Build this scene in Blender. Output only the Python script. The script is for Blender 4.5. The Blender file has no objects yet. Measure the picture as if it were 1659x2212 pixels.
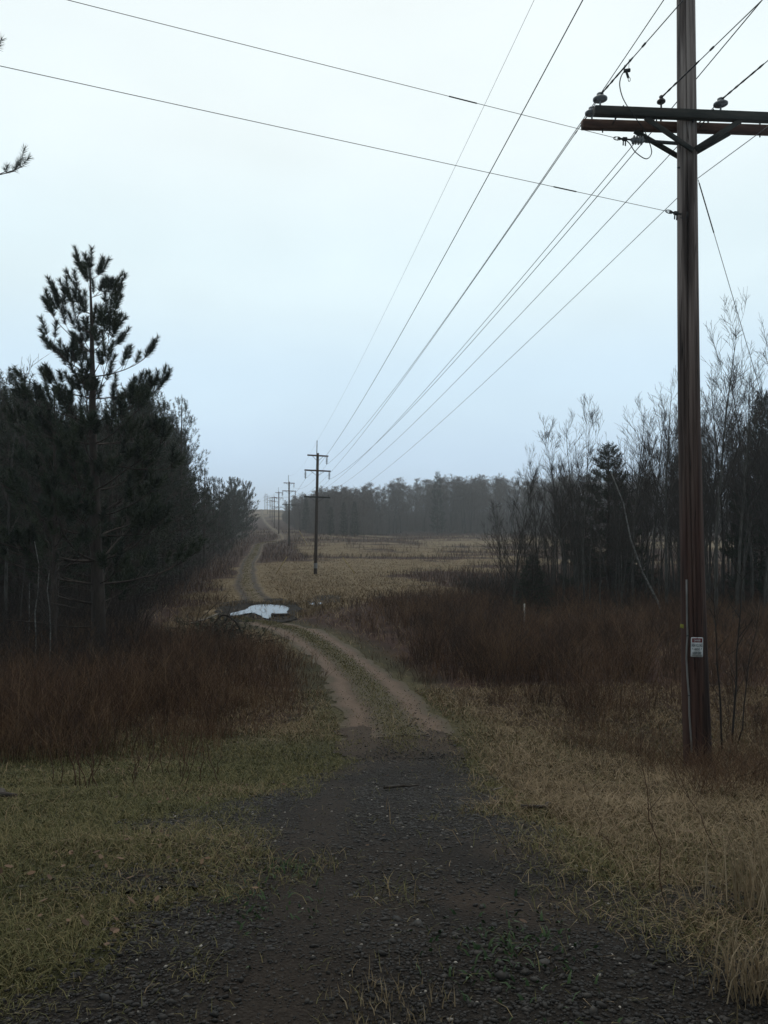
import bpy, math, random
import numpy as np
from mathutils import Vector
R = math.radians
rng = np.random.default_rng(7)
random.seed(7)
scene = bpy.context.scene
col = scene.collection

# ------------------------------------------------------------------ camera, sky, sun, exposure
EYE = 1.6
FOC, CX, CY = 1700.0, 829.5, 1106.0
PITCH = 0.0112
cd = bpy.data.cameras.new('camera')
cam = bpy.data.objects.new('camera', cd); col.objects.link(cam)
cam.location = (0, 0, EYE)
cam.rotation_euler = (math.pi/2 + PITCH, 0, 0)
cd.sensor_fit = 'VERTICAL'; cd.sensor_height = 24.0; cd.lens = 24.0*FOC/2212.0
cd.clip_start = 0.05; cd.clip_end = 6000
scene.camera = cam

SUN_EL = 52.0
world = bpy.data.worlds.new('World'); scene.world = world
world.use_nodes = True
wt = world.node_tree; wn = wt.nodes; wl = wt.links
wn.clear()
wout = wn.new('ShaderNodeOutputWorld')
sky = wn.new('ShaderNodeTexSky'); sky.sky_type = 'NISHITA'; sky.sun_disc = False
sky.sun_elevation = R(SUN_EL); sky.sun_rotation = 0.0; sky.air_density = 1.5; sky.dust_density = 4.0
bg1 = wn.new('ShaderNodeBackground'); bg1.inputs['Strength'].default_value = 0.06
wl.new(sky.outputs['Color'], bg1.inputs['Color'])
tc = wn.new('ShaderNodeTexCoord')
sep = wn.new('ShaderNodeSeparateXYZ'); wl.new(tc.outputs['Generated'], sep.inputs[0])
ramp = wn.new('ShaderNodeValToRGB'); wl.new(sep.outputs['Z'], ramp.inputs['Fac'])
cr = ramp.color_ramp; cr.interpolation = 'EASE'
SKYC = [(0.0, (.70, .88, 1.08)), (0.06, (.66, .86, 1.07)), (0.16, (.72, .92, 1.08)), (0.30, (.84, 1.0, 1.06)),
        (0.46, (.93, 1.04, 1.06)), (0.60, (.93, 1.03, 1.05)), (0.76, (.66, .64, .60)), (1.0, (.58, .56, .52))]
while len(cr.elements) < len(SKYC): cr.elements.new(0.5)
for e, (p, c) in zip(cr.elements, SKYC):
    e.position = p; e.color = (*c, 1)
# added dimming of the unseen sky behind the viewer, keeps camera-facing sides dark
mr = wn.new('ShaderNodeMapRange'); wl.new(sep.outputs['Y'], mr.inputs['Value'])
mr.inputs['From Min'].default_value = -0.7; mr.inputs['From Max'].default_value = 0.45
mr.inputs['To Min'].default_value = 0.50; mr.inputs['To Max'].default_value = 1.0
nz = wn.new('ShaderNodeTexNoise'); nz.inputs['Scale'].default_value = 2.6; nz.inputs['Detail'].default_value = 4
mapp = wn.new('ShaderNodeMapping'); mapp.inputs['Scale'].default_value = (1, 1, 2.2)
wl.new(tc.outputs['Generated'], mapp.inputs['Vector']); wl.new(mapp.outputs['Vector'], nz.inputs['Vector'])
mr2 = wn.new('ShaderNodeMapRange'); wl.new(nz.outputs['Fac'], mr2.inputs['Value'])
mr2.inputs['From Min'].default_value = 0.3; mr2.inputs['From Max'].default_value = 0.7
mr2.inputs['To Min'].default_value = 0.94; mr2.inputs['To Max'].default_value = 1.04
mul = wn.new('ShaderNodeMath'); mul.operation = 'MULTIPLY'
wl.new(mr.outputs[0], mul.inputs[0]); wl.new(mr2.outputs[0], mul.inputs[1])
bg2 = wn.new('ShaderNodeBackground')
wl.new(ramp.outputs['Color'], bg2.inputs['Color']); wl.new(mul.outputs[0], bg2.inputs['Strength'])
mixs = wn.new('ShaderNodeMixShader'); mixs.inputs['Fac'].default_value = 0.92
wl.new(bg1.outputs[0], mixs.inputs[1]); wl.new(bg2.outputs[0], mixs.inputs[2])
wl.new(mixs.outputs[0], wout.inputs['Surface'])

sd = bpy.data.lights.new('sun', 'SUN'); sd.energy = 0.9; sd.angle = R(30); sd.color = (1, .93, .84)
sun = bpy.data.objects.new('sun', sd); col.objects.link(sun)
sun.rotation_euler = (-(math.pi/2 - R(SUN_EL)), 0, 0); sun.location = (0, 30, 60)

scene.view_settings.view_transform = 'Standard'
scene.view_settings.look = 'None'
scene.view_settings.exposure = 0.0
scene.view_settings.gamma = 1.0
scene.view_settings.use_curve_mapping = False
scene.render.engine = 'CYCLES'
scene.cycles.max_bounces = 5
scene.cycles.diffuse_bounces = 2
scene.cycles.glossy_bounces = 2
scene.cycles.volume_bounces = 0
scene.cycles.transparent_max_bounces = 4

# ------------------------------------------------------------------ numeric helpers
def smooth(a, b, x):
    t = np.clip((np.asarray(x, float) - a)/(np.asarray(b, float) - a), 0, 1)
    return t*t*(3 - 2*t)

def vhash(ix, iy, s):
    n = np.sin(ix*127.1 + iy*311.7 + s*74.7)*43758.5453
    return n - np.floor(n)

def vnoise(x, y, s=0):
    x = np.asarray(x, float); y = np.asarray(y, float)
    ix = np.floor(x); iy = np.floor(y); fx = x - ix; fy = y - iy
    fx = fx*fx*(3 - 2*fx); fy = fy*fy*(3 - 2*fy)
    a = vhash(ix, iy, s); b = vhash(ix+1, iy, s); c = vhash(ix, iy+1, s); d = vhash(ix+1, iy+1, s)
    return (a*(1-fx) + b*fx)*(1-fy) + (c*(1-fx) + d*fx)*fy

def fbm(x, y, s=0, o=3):
    t = 0; a = 0.5; n = 0
    for k in range(o):
        t = t + a*vnoise(x*2**k, y*2**k, s + k*7); n += a; a *= .5
    return t/n

PY = [-60, 0, 3, 4.5, 6, 8, 10.5, 13, 20, 36, 55, 75, 110, 142, 215, 287, 360, 432, 505, 580, 650, 760, 1600]
PH = [.3, 0, -.05, -.26, -.6, -1.1, -1.62, -1.86, -2.2, -2.75, -3.2, -3.47, -3.35, -2.85, -2.0, -1.2, .85, 2.9, 6.1, 9.8, 10.9, 10.4, 6]
FY = [-60, 0, 3, 4.5, 6, 8, 10.5, 13, 20, 36, 55, 75, 110, 290, 330, 460, 700, 1600]
FH = [.3, 0, -.05, -.26, -.6, -1.1, -1.62, -1.86, -2.2, -2.75, -3.2, -3.47, -3.55, -3.5, -1.5, 4.5, 9, 6]
PUD = (-6.2, 38.4)
def xline(y): return 4.1 - .162*(np.asarray(y, float) - 10.5)

def h(x, y):
    x = np.asarray(x, float); y = np.asarray(y, float)
    a = np.interp(y, PY, PH); b = np.interp(y, FY, FH)
    w = smooth(4, 42, x - xline(y))
    z = a*(1-w) + b*w
    far = smooth(14, 40, y)
    z = z + (fbm(x*.35, y*.35, 3) - .5)*.16*smooth(5, 14, y) + (fbm(x*.06, y*.06, 9) - .5)*.5*smooth(50, 110, y)
    z = z + (fbm(x*1.9, y*1.9, 5) - .5)*.05*smooth(3, 9, np.abs(x - .3) + y*.25)
    # gentle mounding of the verge at both sides of the gravel
    z = z + .06*smooth(1.6, 3, np.abs(x - .2))*smooth(4, 9, y)*(1 - smooth(16, 30, y)) - .16*np.exp(-((x - 4.2)/1.6)**2 - ((y - 10.0)/2.2)**2)
    # hollow that holds the puddle
    d = np.sqrt(((x - PUD[0])/3.4)**2 + ((y - PUD[1])/4.6)**2)
    wp = 1 - smooth(.75, 1.35, d)
    z = z*(1-wp) + (-2.83)*wp
    return z

def ray(px, py):
    a = (px - CX)/FOC; b = -(py - CY)/FOC
    c, s = math.cos(PITCH), math.sin(PITCH)
    return np.array([a, c - b*s, s + b*c])

def at(px, py, Y):
    r = ray(px, py); k = Y/r[1]
    return Vector((r[0]*k, Y, EYE + r[2]*k))

_ys = np.geomspace(1.2, 900, 2500)
def G(px, py):
    """where the sight line of a picture point meets the ground"""
    r = ray(px, py); k = _ys/r[1]
    f = EYE + r[2]*k - h(r[0]*k, _ys)
    i = np.argmax(f < 0) if (f < 0).any() else len(_ys) - 1
    return (float(r[0]*k[i]), float(_ys[i]))

def pip(x, y, poly):
    x = np.asarray(x, float); y = np.asarray(y, float)
    ins = np.zeros(x.shape, bool); n = len(poly)
    for i in range(n):
        x0, y0 = poly[i]; x1, y1 = poly[(i+1) % n]
        c = ((y0 > y) != (y1 > y))
        with np.errstate(divide='ignore', invalid='ignore'):
            xi = (x1 - x0)*(y - y0)/(y1 - y0 + 1e-12) + x0
        ins ^= c & (x < xi)
    return ins

def pdist(x, y, pts):
    """distance to a polyline, with sign of the side, and length along"""
    best = np.full(np.shape(x), 1e9); side = np.zeros(np.shape(x)); along = np.zeros(np.shape(x)); acc = 0
    for (x0, y0), (x1, y1) in zip(pts[:-1], pts[1:]):
        dx, dy = x1 - x0, y1 - y0; L = math.hypot(dx, dy)
        t = np.clip(((x - x0)*dx + (y - y0)*dy)/(L*L), 0, 1)
        d = np.hypot(x - x0 - t*dx, y - y0 - t*dy)
        sgn = np.sign((x - x0)*dy - (y - y0)*dx)
        m = d < best
        best = np.where(m, d, best); side = np.where(m, sgn, side); along = np.where(m, acc + t*L, along)
        acc += L
    return best, side*best, along

# ------------------------------------------------------------------ materials
def mat(name, stops, rough=.85, attr='rnd', scale=0, nstr=.35, spec=.25, bump=0, bscale=40, stretch=None, metallic=0):
    """stops: colours laid along a per-element value, broken up by procedural noise"""
    m = bpy.data.materials.new(name); m.use_nodes = True
    nt = m.node_tree; n = nt.nodes; l = nt.links
    b = n['Principled BSDF']
    b.inputs['Roughness'].default_value = rough
    b.inputs['Specular IOR Level'].default_value = spec
    b.inputs['Metallic'].default_value = metallic
    rp = n.new('ShaderNodeValToRGB')
    el = rp.color_ramp.elements
    while len(el) < len(stops): el.new(.5)
    for i, (e, c) in enumerate(zip(el, stops)):
        e.position = i/max(1, len(stops)-1); e.color = (*c, 1)
    src = None
    if attr:
        a = n.new('ShaderNodeAttribute'); a.attribute_name = attr; src = a.outputs['Fac']
    if scale:
        t = n.new('ShaderNodeTexCoord'); mp = n.new('ShaderNodeMapping'); l.new(t.outputs['Object'], mp.inputs['Vector'])
        if stretch: mp.inputs['Scale'].default_value = stretch
        nzz = n.new('ShaderNodeTexNoise'); nzz.inputs['Scale'].default_value = scale; nzz.inputs['Detail'].default_value = 5
        l.new(mp.outputs['Vector'], nzz.inputs['Vector'])
        if src is None:
            mm = n.new('ShaderNodeMapRange'); l.new(nzz.outputs['Fac'], mm.inputs['Value'])
            mm.inputs['From Min'].default_value = .28; mm.inputs['From Max'].default_value = .72
            src = mm.outputs[0]
        else:
            s1 = n.new('ShaderNodeMath'); s1.operation = 'MULTIPLY_ADD'
            l.new(nzz.outputs['Fac'], s1.inputs[0]); s1.inputs[1].default_value = nstr*2; s1.inputs[2].default_value = -nstr
            s2 = n.new('ShaderNodeMath'); s2.operation = 'ADD'; s2.use_clamp = True
            l.new(src, s2.inputs[0]); l.new(s1.outputs[0], s2.inputs[1]); src = s2.outputs[0]
    if src is not None:
        l.new(src, rp.inputs['Fac'])
    l.new(rp.outputs['Color'], b.inputs['Base Color'])
    if bump:
        t2 = n.new('ShaderNodeTexCoord'); mp2 = n.new('ShaderNodeMapping'); l.new(t2.outputs['Object'], mp2.inputs['Vector'])
        if stretch: mp2.inputs['Scale'].default_value = stretch
        nb = n.new('ShaderNodeTexNoise'); nb.inputs['Scale'].default_value = bscale; nb.inputs['Detail'].default_value = 6
        l.new(mp2.outputs['Vector'], nb.inputs['Vector'])
        bp = n.new('ShaderNodeBump'); bp.inputs['Strength'].default_value = bump; bp.inputs['Distance'].default_value = .02
        l.new(nb.outputs['Fac'], bp.inputs['Height']); l.new(bp.outputs['Normal'], b.inputs['Normal'])
    return m

M = {}
M['needle'] = mat('pine_needles', [(.014, .025, .016), (.024, .039, .021), (.038, .053, .026)], rough=.6)
M['needle_far'] = mat('conifer_needles', [(.012, .022, .014), (.021, .033, .019), (.033, .045, .025)], rough=.7)
M['bark_pine'] = mat('pine_bark', [(.022, .018, .016), (.045, .036, .030), (.07, .055, .045)], attr=None, scale=9, bump=.6, bscale=14, stretch=(1, 1, .3))
M['bark_bare'] = mat('grey_bark', [(.030, .030, .027), (.055, .054, .048), (.10, .10, .09)], attr=None, scale=6, bump=.3, stretch=(1, 1, .4))
M['twig'] = mat('bare_twigs', [(.022, .019, .017), (.040, .035, .031), (.066, .059, .052)])
M['twig_far'] = mat('distant_twigs', [(.06, .05, .045), (.105, .090, .08), (.15, .13, .115)])  # paler than the near twigs: part of the distance haze is painted in
M['bark_birch'] = mat('birch_bark', [(.045, .045, .042), (.13, .13, .12), (.22, .22, .21)], attr=None, scale=7, stretch=(1, 1, 1.6))
M['pole_red'] = None
M['arm'] = mat('crossarm_timber', [(.020, .024, .022), (.035, .038, .034), (.055, .05, .043)], attr=None, scale=5, stretch=(.3, 3, 3), bump=.3, rough=.8)
M['arm_red'] = mat('red_crossarm_timber', [(.035, .022, .018), (.075, .040, .030), (.13, .075, .05)], attr=None, scale=5, stretch=(.35, 3, 3), bump=.4, rough=.8)
M['steel'] = mat('dull_steel', [(.035, .04, .043), (.07, .078, .08), (.12, .13, .135)], attr=None, scale=14, rough=.6, metallic=.4)
M['iron'] = mat('dark_iron', [(.018, .02, .021), (.03, .033, .034), (.05, .052, .052)], attr=None, scale=12, rough=.7)
M['porcelain'] = mat('grey_porcelain', [(.11, .12, .125), (.19, .205, .21), (.28, .30, .305)], attr=None, scale=6, rough=.25, spec=.5)
M['porcelain_dark'] = mat('brown_porcelain', [(.02, .019, .02), (.035, .032, .03), (.05, .046, .042)], attr=None, scale=6, rough=.3, spec=.5)
M['wire'] = mat('weathered_wire', [(.05, .053, .058), (.08, .085, .09), (.11, .115, .12)], attr=None, scale=3, rough=.6)
M['wire_dark'] = mat('dark_wire', [(.02, .022, .025), (.032, .034, .037), (.045, .048, .05)], attr=None, scale=3, rough=.7)
M['pole_far'] = mat('weathered_pole', [(.022, .018, .016), (.055, .040, .032), (.10, .072, .055)], attr=None, scale=3, stretch=(4, 4, .25), bump=.3, rough=.9)
M['moulding'] = mat('grey_plastic', [(.12, .12, .115), (.17, .165, .16), (.21, .21, .20)], attr=None, scale=5, rough=.5)
M['band'] = mat('grey_wrap', [(.14, .15, .16), (.2, .21, .22), (.25, .26, .27)], attr=None, scale=8, rough=.6)
M['yellow'] = mat('faded_yellow', [(.22, .17, .05), (.30, .235, .08), (.36, .29, .12)], attr=None, scale=6, rough=.6)
M['tag_yellow'] = mat('yellow_tag', [(.20, .20, .03), (.25, .25, .045), (.30, .30, .09)], attr=None, scale=30, rough=.5)
M['sign_white'] = mat('sign_white', [(.42, .46, .48), (.55, .58, .60), (.62, .65, .66)], attr=None, scale=14, rough=.45)
M['sign_red'] = mat('sign_red', [(.10, .018, .022), (.14, .025, .03), (.17, .03, .035)], attr=None, scale=20, rough=.5)
M['sign_ink'] = mat('sign_ink', [(.03, .055, .07), (.045, .075, .09), (.06, .09, .105)], attr=None, scale=20, rough=.5)
M['straw'] = mat('dry_grass', [(.055, .038, .019), (.140, .102, .056), (.225, .168, .100), (.30, .238, .155)], rough=.8)
M['green'] = mat('short_grass', [(.046, .052, .018), (.090, .090, .033), (.148, .129, .056), (.21, .168, .088)], rough=.8)
M['weed'] = mat('fresh_weeds', [(.016, .036, .013), (.026, .054, .018), (.040, .07, .026)], rough=.7)
M['russet'] = mat('russet_stems', [(.022, .015, .012), (.054, .032, .022), (.108, .058, .034), (.18, .112, .062)], rough=.85)
M['under'] = mat('dark_undergrowth', [(.016, .014, .013), (.030, .025, .022), (.055, .043, .034)], rough=.9)
M['stone'] = mat('crushed_stone', [(.0065, .006, .0056), (.012, .0112, .0104), (.021, .0195, .018), (.040, .037, .033), (.30, .28, .25)], rough=.65, spec=.22)
M['leaf'] = mat('dead_leaf', [(.045, .026, .014), (.085, .048, .026), (.14, .085, .05)], rough=.7)
M['stake'] = mat('bleached_stake', [(.34, .32, .28), (.42, .40, .36), (.5, .48, .44)], attr=None, scale=12)
M['stick'] = mat('wet_stick', [(.022, .018, .015), (.04, .033, .028), (.06, .05, .042)], attr=None, scale=12, stretch=(1, 1, .4))
M['stick_pale'] = mat('barkless_branch', [(.07, .062, .052), (.12, .107, .09), (.17, .15, .13)], attr=None, scale=12)
M['mud'] = mat('black_mud', [(.010, .0095, .009), (.018, .016, .014), (.030, .026, .021)], attr=None, scale=3, rough=.9, spec=.08, bump=.8, bscale=9)

def pole_material():
    m = bpy.data.materials.new('treated_pole'); m.use_nodes = True
    nt = m.node_tree; n = nt.nodes; l = nt.links; b = n['Principled BSDF']
    b.inputs['Roughness'].default_value = .85; b.inputs['Specular IOR Level'].default_value = .2
    t = n.new('ShaderNodeTexCoord'); s = n.new('ShaderNodeSeparateXYZ'); l.new(t.outputs['Object'], s.inputs[0])
    mp = n.new('ShaderNodeMapping'); mp.inputs['Scale'].default_value = (16, 16, .45); l.new(t.outputs['Object'], mp.inputs[0])
    n1 = n.new('ShaderNodeTexNoise'); n1.inputs['Scale'].default_value = 1.3; n1.inputs['Detail'].default_value = 8; l.new(mp.outputs[0], n1.inputs[0])
    hr = n.new('ShaderNodeMapRange'); l.new(s.outputs['Z'], hr.inputs[0])
    hr.inputs['From Min'].default_value = 3.0; hr.inputs['From Max'].default_value = 8.5
    n3 = n.new('ShaderNodeTexNoise'); n3.inputs['Scale'].default_value = .5; n3.inputs['Detail'].default_value = 3; l.new(mp.outputs[0], n3.inputs[0])
    ad = n.new('ShaderNodeMath'); ad.operation = 'MULTIPLY_ADD'; l.new(n3.outputs['Fac'], ad.inputs[0]); ad.inputs[1].default_value = .7; l.new(hr.outputs[0], ad.inputs[2])
    sb = n.new('ShaderNodeMath'); sb.operation = 'SUBTRACT'; l.new(ad.outputs[0], sb.inputs[0]); sb.inputs[1].default_value = .35; sb.use_clamp = True
    ra = n.new('ShaderNodeValToRGB'); ca = ra.color_ramp.elements
    ca[0].position = .25; ca[0].color = (.020, .011, .010, 1); ca[1].position = .75; ca[1].color = (.088, .050, .039, 1)
    e = ca.new(.5); e.color = (.058, .031, .025, 1)
    rb = n.new('ShaderNodeValToRGB'); cb = rb.color_ramp.elements
    cb[0].position = .28; cb[0].color = (.035, .029, .026, 1); cb[1].position = .72; cb[1].color = (.36, .31, .28, 1)
    e = cb.new(.5); e.color = (.22, .185, .165, 1)
    l.new(n1.outputs['Fac'], ra.inputs[0]); l.new(n1.outputs['Fac'], rb.inputs[0])
    mx = n.new('ShaderNodeMix'); mx.data_type = 'RGBA'
    l.new(sb.outputs[0], mx.inputs[0]); l.new(ra.outputs[0], mx.inputs[6]); l.new(rb.outputs[0], mx.inputs[7])
    # long drying cracks
    mp2 = n.new('ShaderNodeMapping'); mp2.inputs['Scale'].default_value = (9, 9, .16); l.new(t.outputs['Object'], mp2.inputs[0])
    n2 = n.new('ShaderNodeTexNoise'); n2.inputs['Scale'].default_value = 1.6; n2.inputs['Detail'].default_value = 2; l.new(mp2.outputs[0], n2.inputs[0])
    r2 = n.new('ShaderNodeValToRGB'); c2 = r2.color_ramp.elements
    c2[0].position = .485; c2[0].color = (1, 1, 1, 1); c2[1].position = .515; c2[1].color = (1, 1, 1, 1)
    e = c2.new(.5); e.color = (.18, .18, .18, 1)
    l.new(n2.outputs['Fac'], r2.inputs[0])
    # tar-dark stain down one face
    mp3 = n.new('ShaderNodeMapping'); mp3.inputs['Scale'].default_value = (5, 5, .3); l.new(t.outputs['Object'], mp3.inputs[0])
    n4 = n.new('ShaderNodeTexNoise'); n4.inputs['Scale'].default_value = .9; n4.inputs['Detail'].default_value = 4; l.new(mp3.outputs[0], n4.inputs[0])
    r4 = n.new('ShaderNodeValToRGB'); c4 = r4.color_ramp.elements
    c4[0].position = .50; c4[0].color = (1, 1, 1, 1); c4[1].position = .60; c4[1].color = (.35, .33, .33, 1)
    l.new(n4.outputs['Fac'], r4.inputs[0])
    m1 = n.new('ShaderNodeMix'); m1.data_type = 'RGBA'; m1.blend_type = 'MULTIPLY'; m1.inputs[0].default_value = 1
    l.new(mx.outputs[2], m1.inputs[6]); l.new(r2.outputs[0], m1.inputs[7])
    m2 = n.new('ShaderNodeMix'); m2.data_type = 'RGBA'; m2.blend_type = 'MULTIPLY'; m2.inputs[0].default_value = 1
    l.new(m1.outputs[2], m2.inputs[6]); l.new(r4.outputs[0], m2.inputs[7])
    l.new(m2.outputs[2], b.inputs['Base Color'])
    bp = n.new('ShaderNodeBump'); bp.inputs['Strength'].default_value = .5; bp.inputs['Distance'].default_value = .02
    l.new(n1.outputs['Fac'], bp.inputs['Height']); l.new(bp.outputs[0], b.inputs['Normal'])
    return m
M['pole_red'] = pole_material()

def ground_material():
    m = bpy.data.materials.new('marsh_ground'); m.use_nodes = True
    nt = m.node_tree; n = nt.nodes; l = nt.links; b = n['Principled BSDF']
    b.inputs['Roughness'].default_value = .95; b.inputs['Specular IOR Level'].default_value = .1
    t = n.new('ShaderNodeTexCoord')
    def noise(sc, det=5):
        q = n.new('ShaderNodeTexNoise'); q.inputs['Scale'].default_value = sc; q.inputs['Detail'].default_value = det
        l.new(t.outputs['Object'], q.inputs['Vector']); return q
    def rampn(src, stops):
        r = n.new('ShaderNodeValToRGB'); el = r.color_ramp.elements
        while len(el) < len(stops): el.new(.5)
        for e, (p, c) in zip(el, stops): e.position = p; e.color = (*c, 1)
        l.new(src, r.inputs[0]); return r.outputs[0]
    n1 = noise(1.1); n2 = noise(14)
    straw = rampn(n1.outputs['Fac'], [(.3, (.10, .076, .043)), (.5, (.15, .118, .070)), (.7, (.21, .17, .108))])
    rus = rampn(n1.outputs['Fac'], [(.3, (.022, .013, .011)), (.5, (.040, .022, .017)), (.7, (.066, .038, .027))])
    grn = rampn(n2.outputs['Fac'], [(.3, (.020, .022, .011)), (.5, (.040, .042, .020)), (.7, (.07, .062, .034))])
    lit = rampn(n2.outputs['Fac'], [(.3, (.014, .012, .010)), (.6, (.030, .024, .019)), (.75, (.05, .038, .027))])
    out = straw
    for nm, c in (('russet', rus), ('green', grn), ('litter', lit)):
        a = n.new('ShaderNodeAttribute'); a.attribute_name = nm
        x = n.new('ShaderNodeMix'); x.data_type = 'RGBA'
        l.new(a.outputs['Fac'], x.inputs[0]); l.new(out, x.inputs[6]); l.new(c, x.inputs[7]); out = x.outputs[2]
    l.new(out, b.inputs['Base Color'])
    bp = n.new('ShaderNodeBump'); bp.inputs['Strength'].default_value = .7; bp.inputs['Distance'].default_value = .06
    l.new(n2.outputs['Fac'], bp.inputs['Height']); l.new(bp.outputs[0], b.inputs['Normal'])
    return m
M['ground'] = ground_material()
def gravel_material():
    m = mat('gravel_bed', [(.008, .007, .0063), (.014, .0122, .011), (.023, .020, .0175), (.040, .034, .029)], attr=None, scale=60, rough=.85, spec=.1, bump=.9, bscale=70)
    nt = m.node_tree; n = nt.nodes; l = nt.links; b = n['Principled BSDF']
    t = n.new('ShaderNodeTexCoord'); q = n.new('ShaderNodeTexNoise'); q.inputs['Scale'].default_value = .8; q.inputs['Detail'].default_value = 4
    l.new(t.outputs['Object'], q.inputs['Vector'])
    r = n.new('ShaderNodeValToRGB'); e = r.color_ramp.elements
    e[0].position = .56; e[0].color = (0, 0, 0, 1); e[1].position = .72; e[1].color = (.7, .7, .7, 1)
    l.new(q.outputs['Fac'], r.inputs[0])
    x = n.new('ShaderNodeMix'); x.data_type = 'RGBA'
    old = b.inputs['Base Color'].links[0].from_socket
    l.new(r.outputs[0], x.inputs[0]); l.new(old, x.inputs[6]); x.inputs[7].default_value = (.050, .036, .026, 1)
    a = n.new('ShaderNodeAttribute'); a.attribute_name = 'dirt'
    x2 = n.new('ShaderNodeMix'); x2.data_type = 'RGBA'
    l.new(a.outputs['Fac'], x2.inputs[0]); l.new(x.outputs[2], x2.inputs[6]); x2.inputs[7].default_value = (.056, .043, .033, 1)
    l.new(x2.outputs[2], b.inputs['Base Color'])
    return m
M['gravel'] = gravel_material()
M['dirt'] = mat('track_dirt', [(.056, .046, .023), (.066, .048, .029), (.086, .058, .038), (.108, .073, .051)], attr='rut', scale=5, nstr=.22, rough=.85, bump=.6, bscale=14)

M['dirt_far'] = mat('marsh_track', [(.115, .088, .050), (.085, .064, .038), (.055, .041, .028), (.036, .027, .020)], attr='rut', scale=3, nstr=.3, rough=.9, bump=.5, bscale=10)
def water_material():
    m = bpy.data.materials.new('puddle_water'); m.use_nodes = True
    n = m.node_tree.nodes; l = m.node_tree.links; b = n['Principled BSDF']
    b.inputs['Base Color'].default_value = (.02, .018, .014, 1); b.inputs['Roughness'].default_value = .03
    b.inputs['IOR'].default_value = 1.33; b.inputs['Specular IOR Level'].default_value = .30
    t = n.new('ShaderNodeTexCoord'); q = n.new('ShaderNodeTexNoise'); q.inputs['Scale'].default_value = 5
    l.new(t.outputs['Object'], q.inputs['Vector'])
    bp = n.new('ShaderNodeBump'); bp.inputs['Strength'].default_value = .03; bp.inputs['Distance'].default_value = .01
    l.new(q.outputs['Fac'], bp.inputs['Height']); l.new(bp.outputs[0], b.inputs['Normal'])
    return m
M['water'] = water_material()

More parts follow.
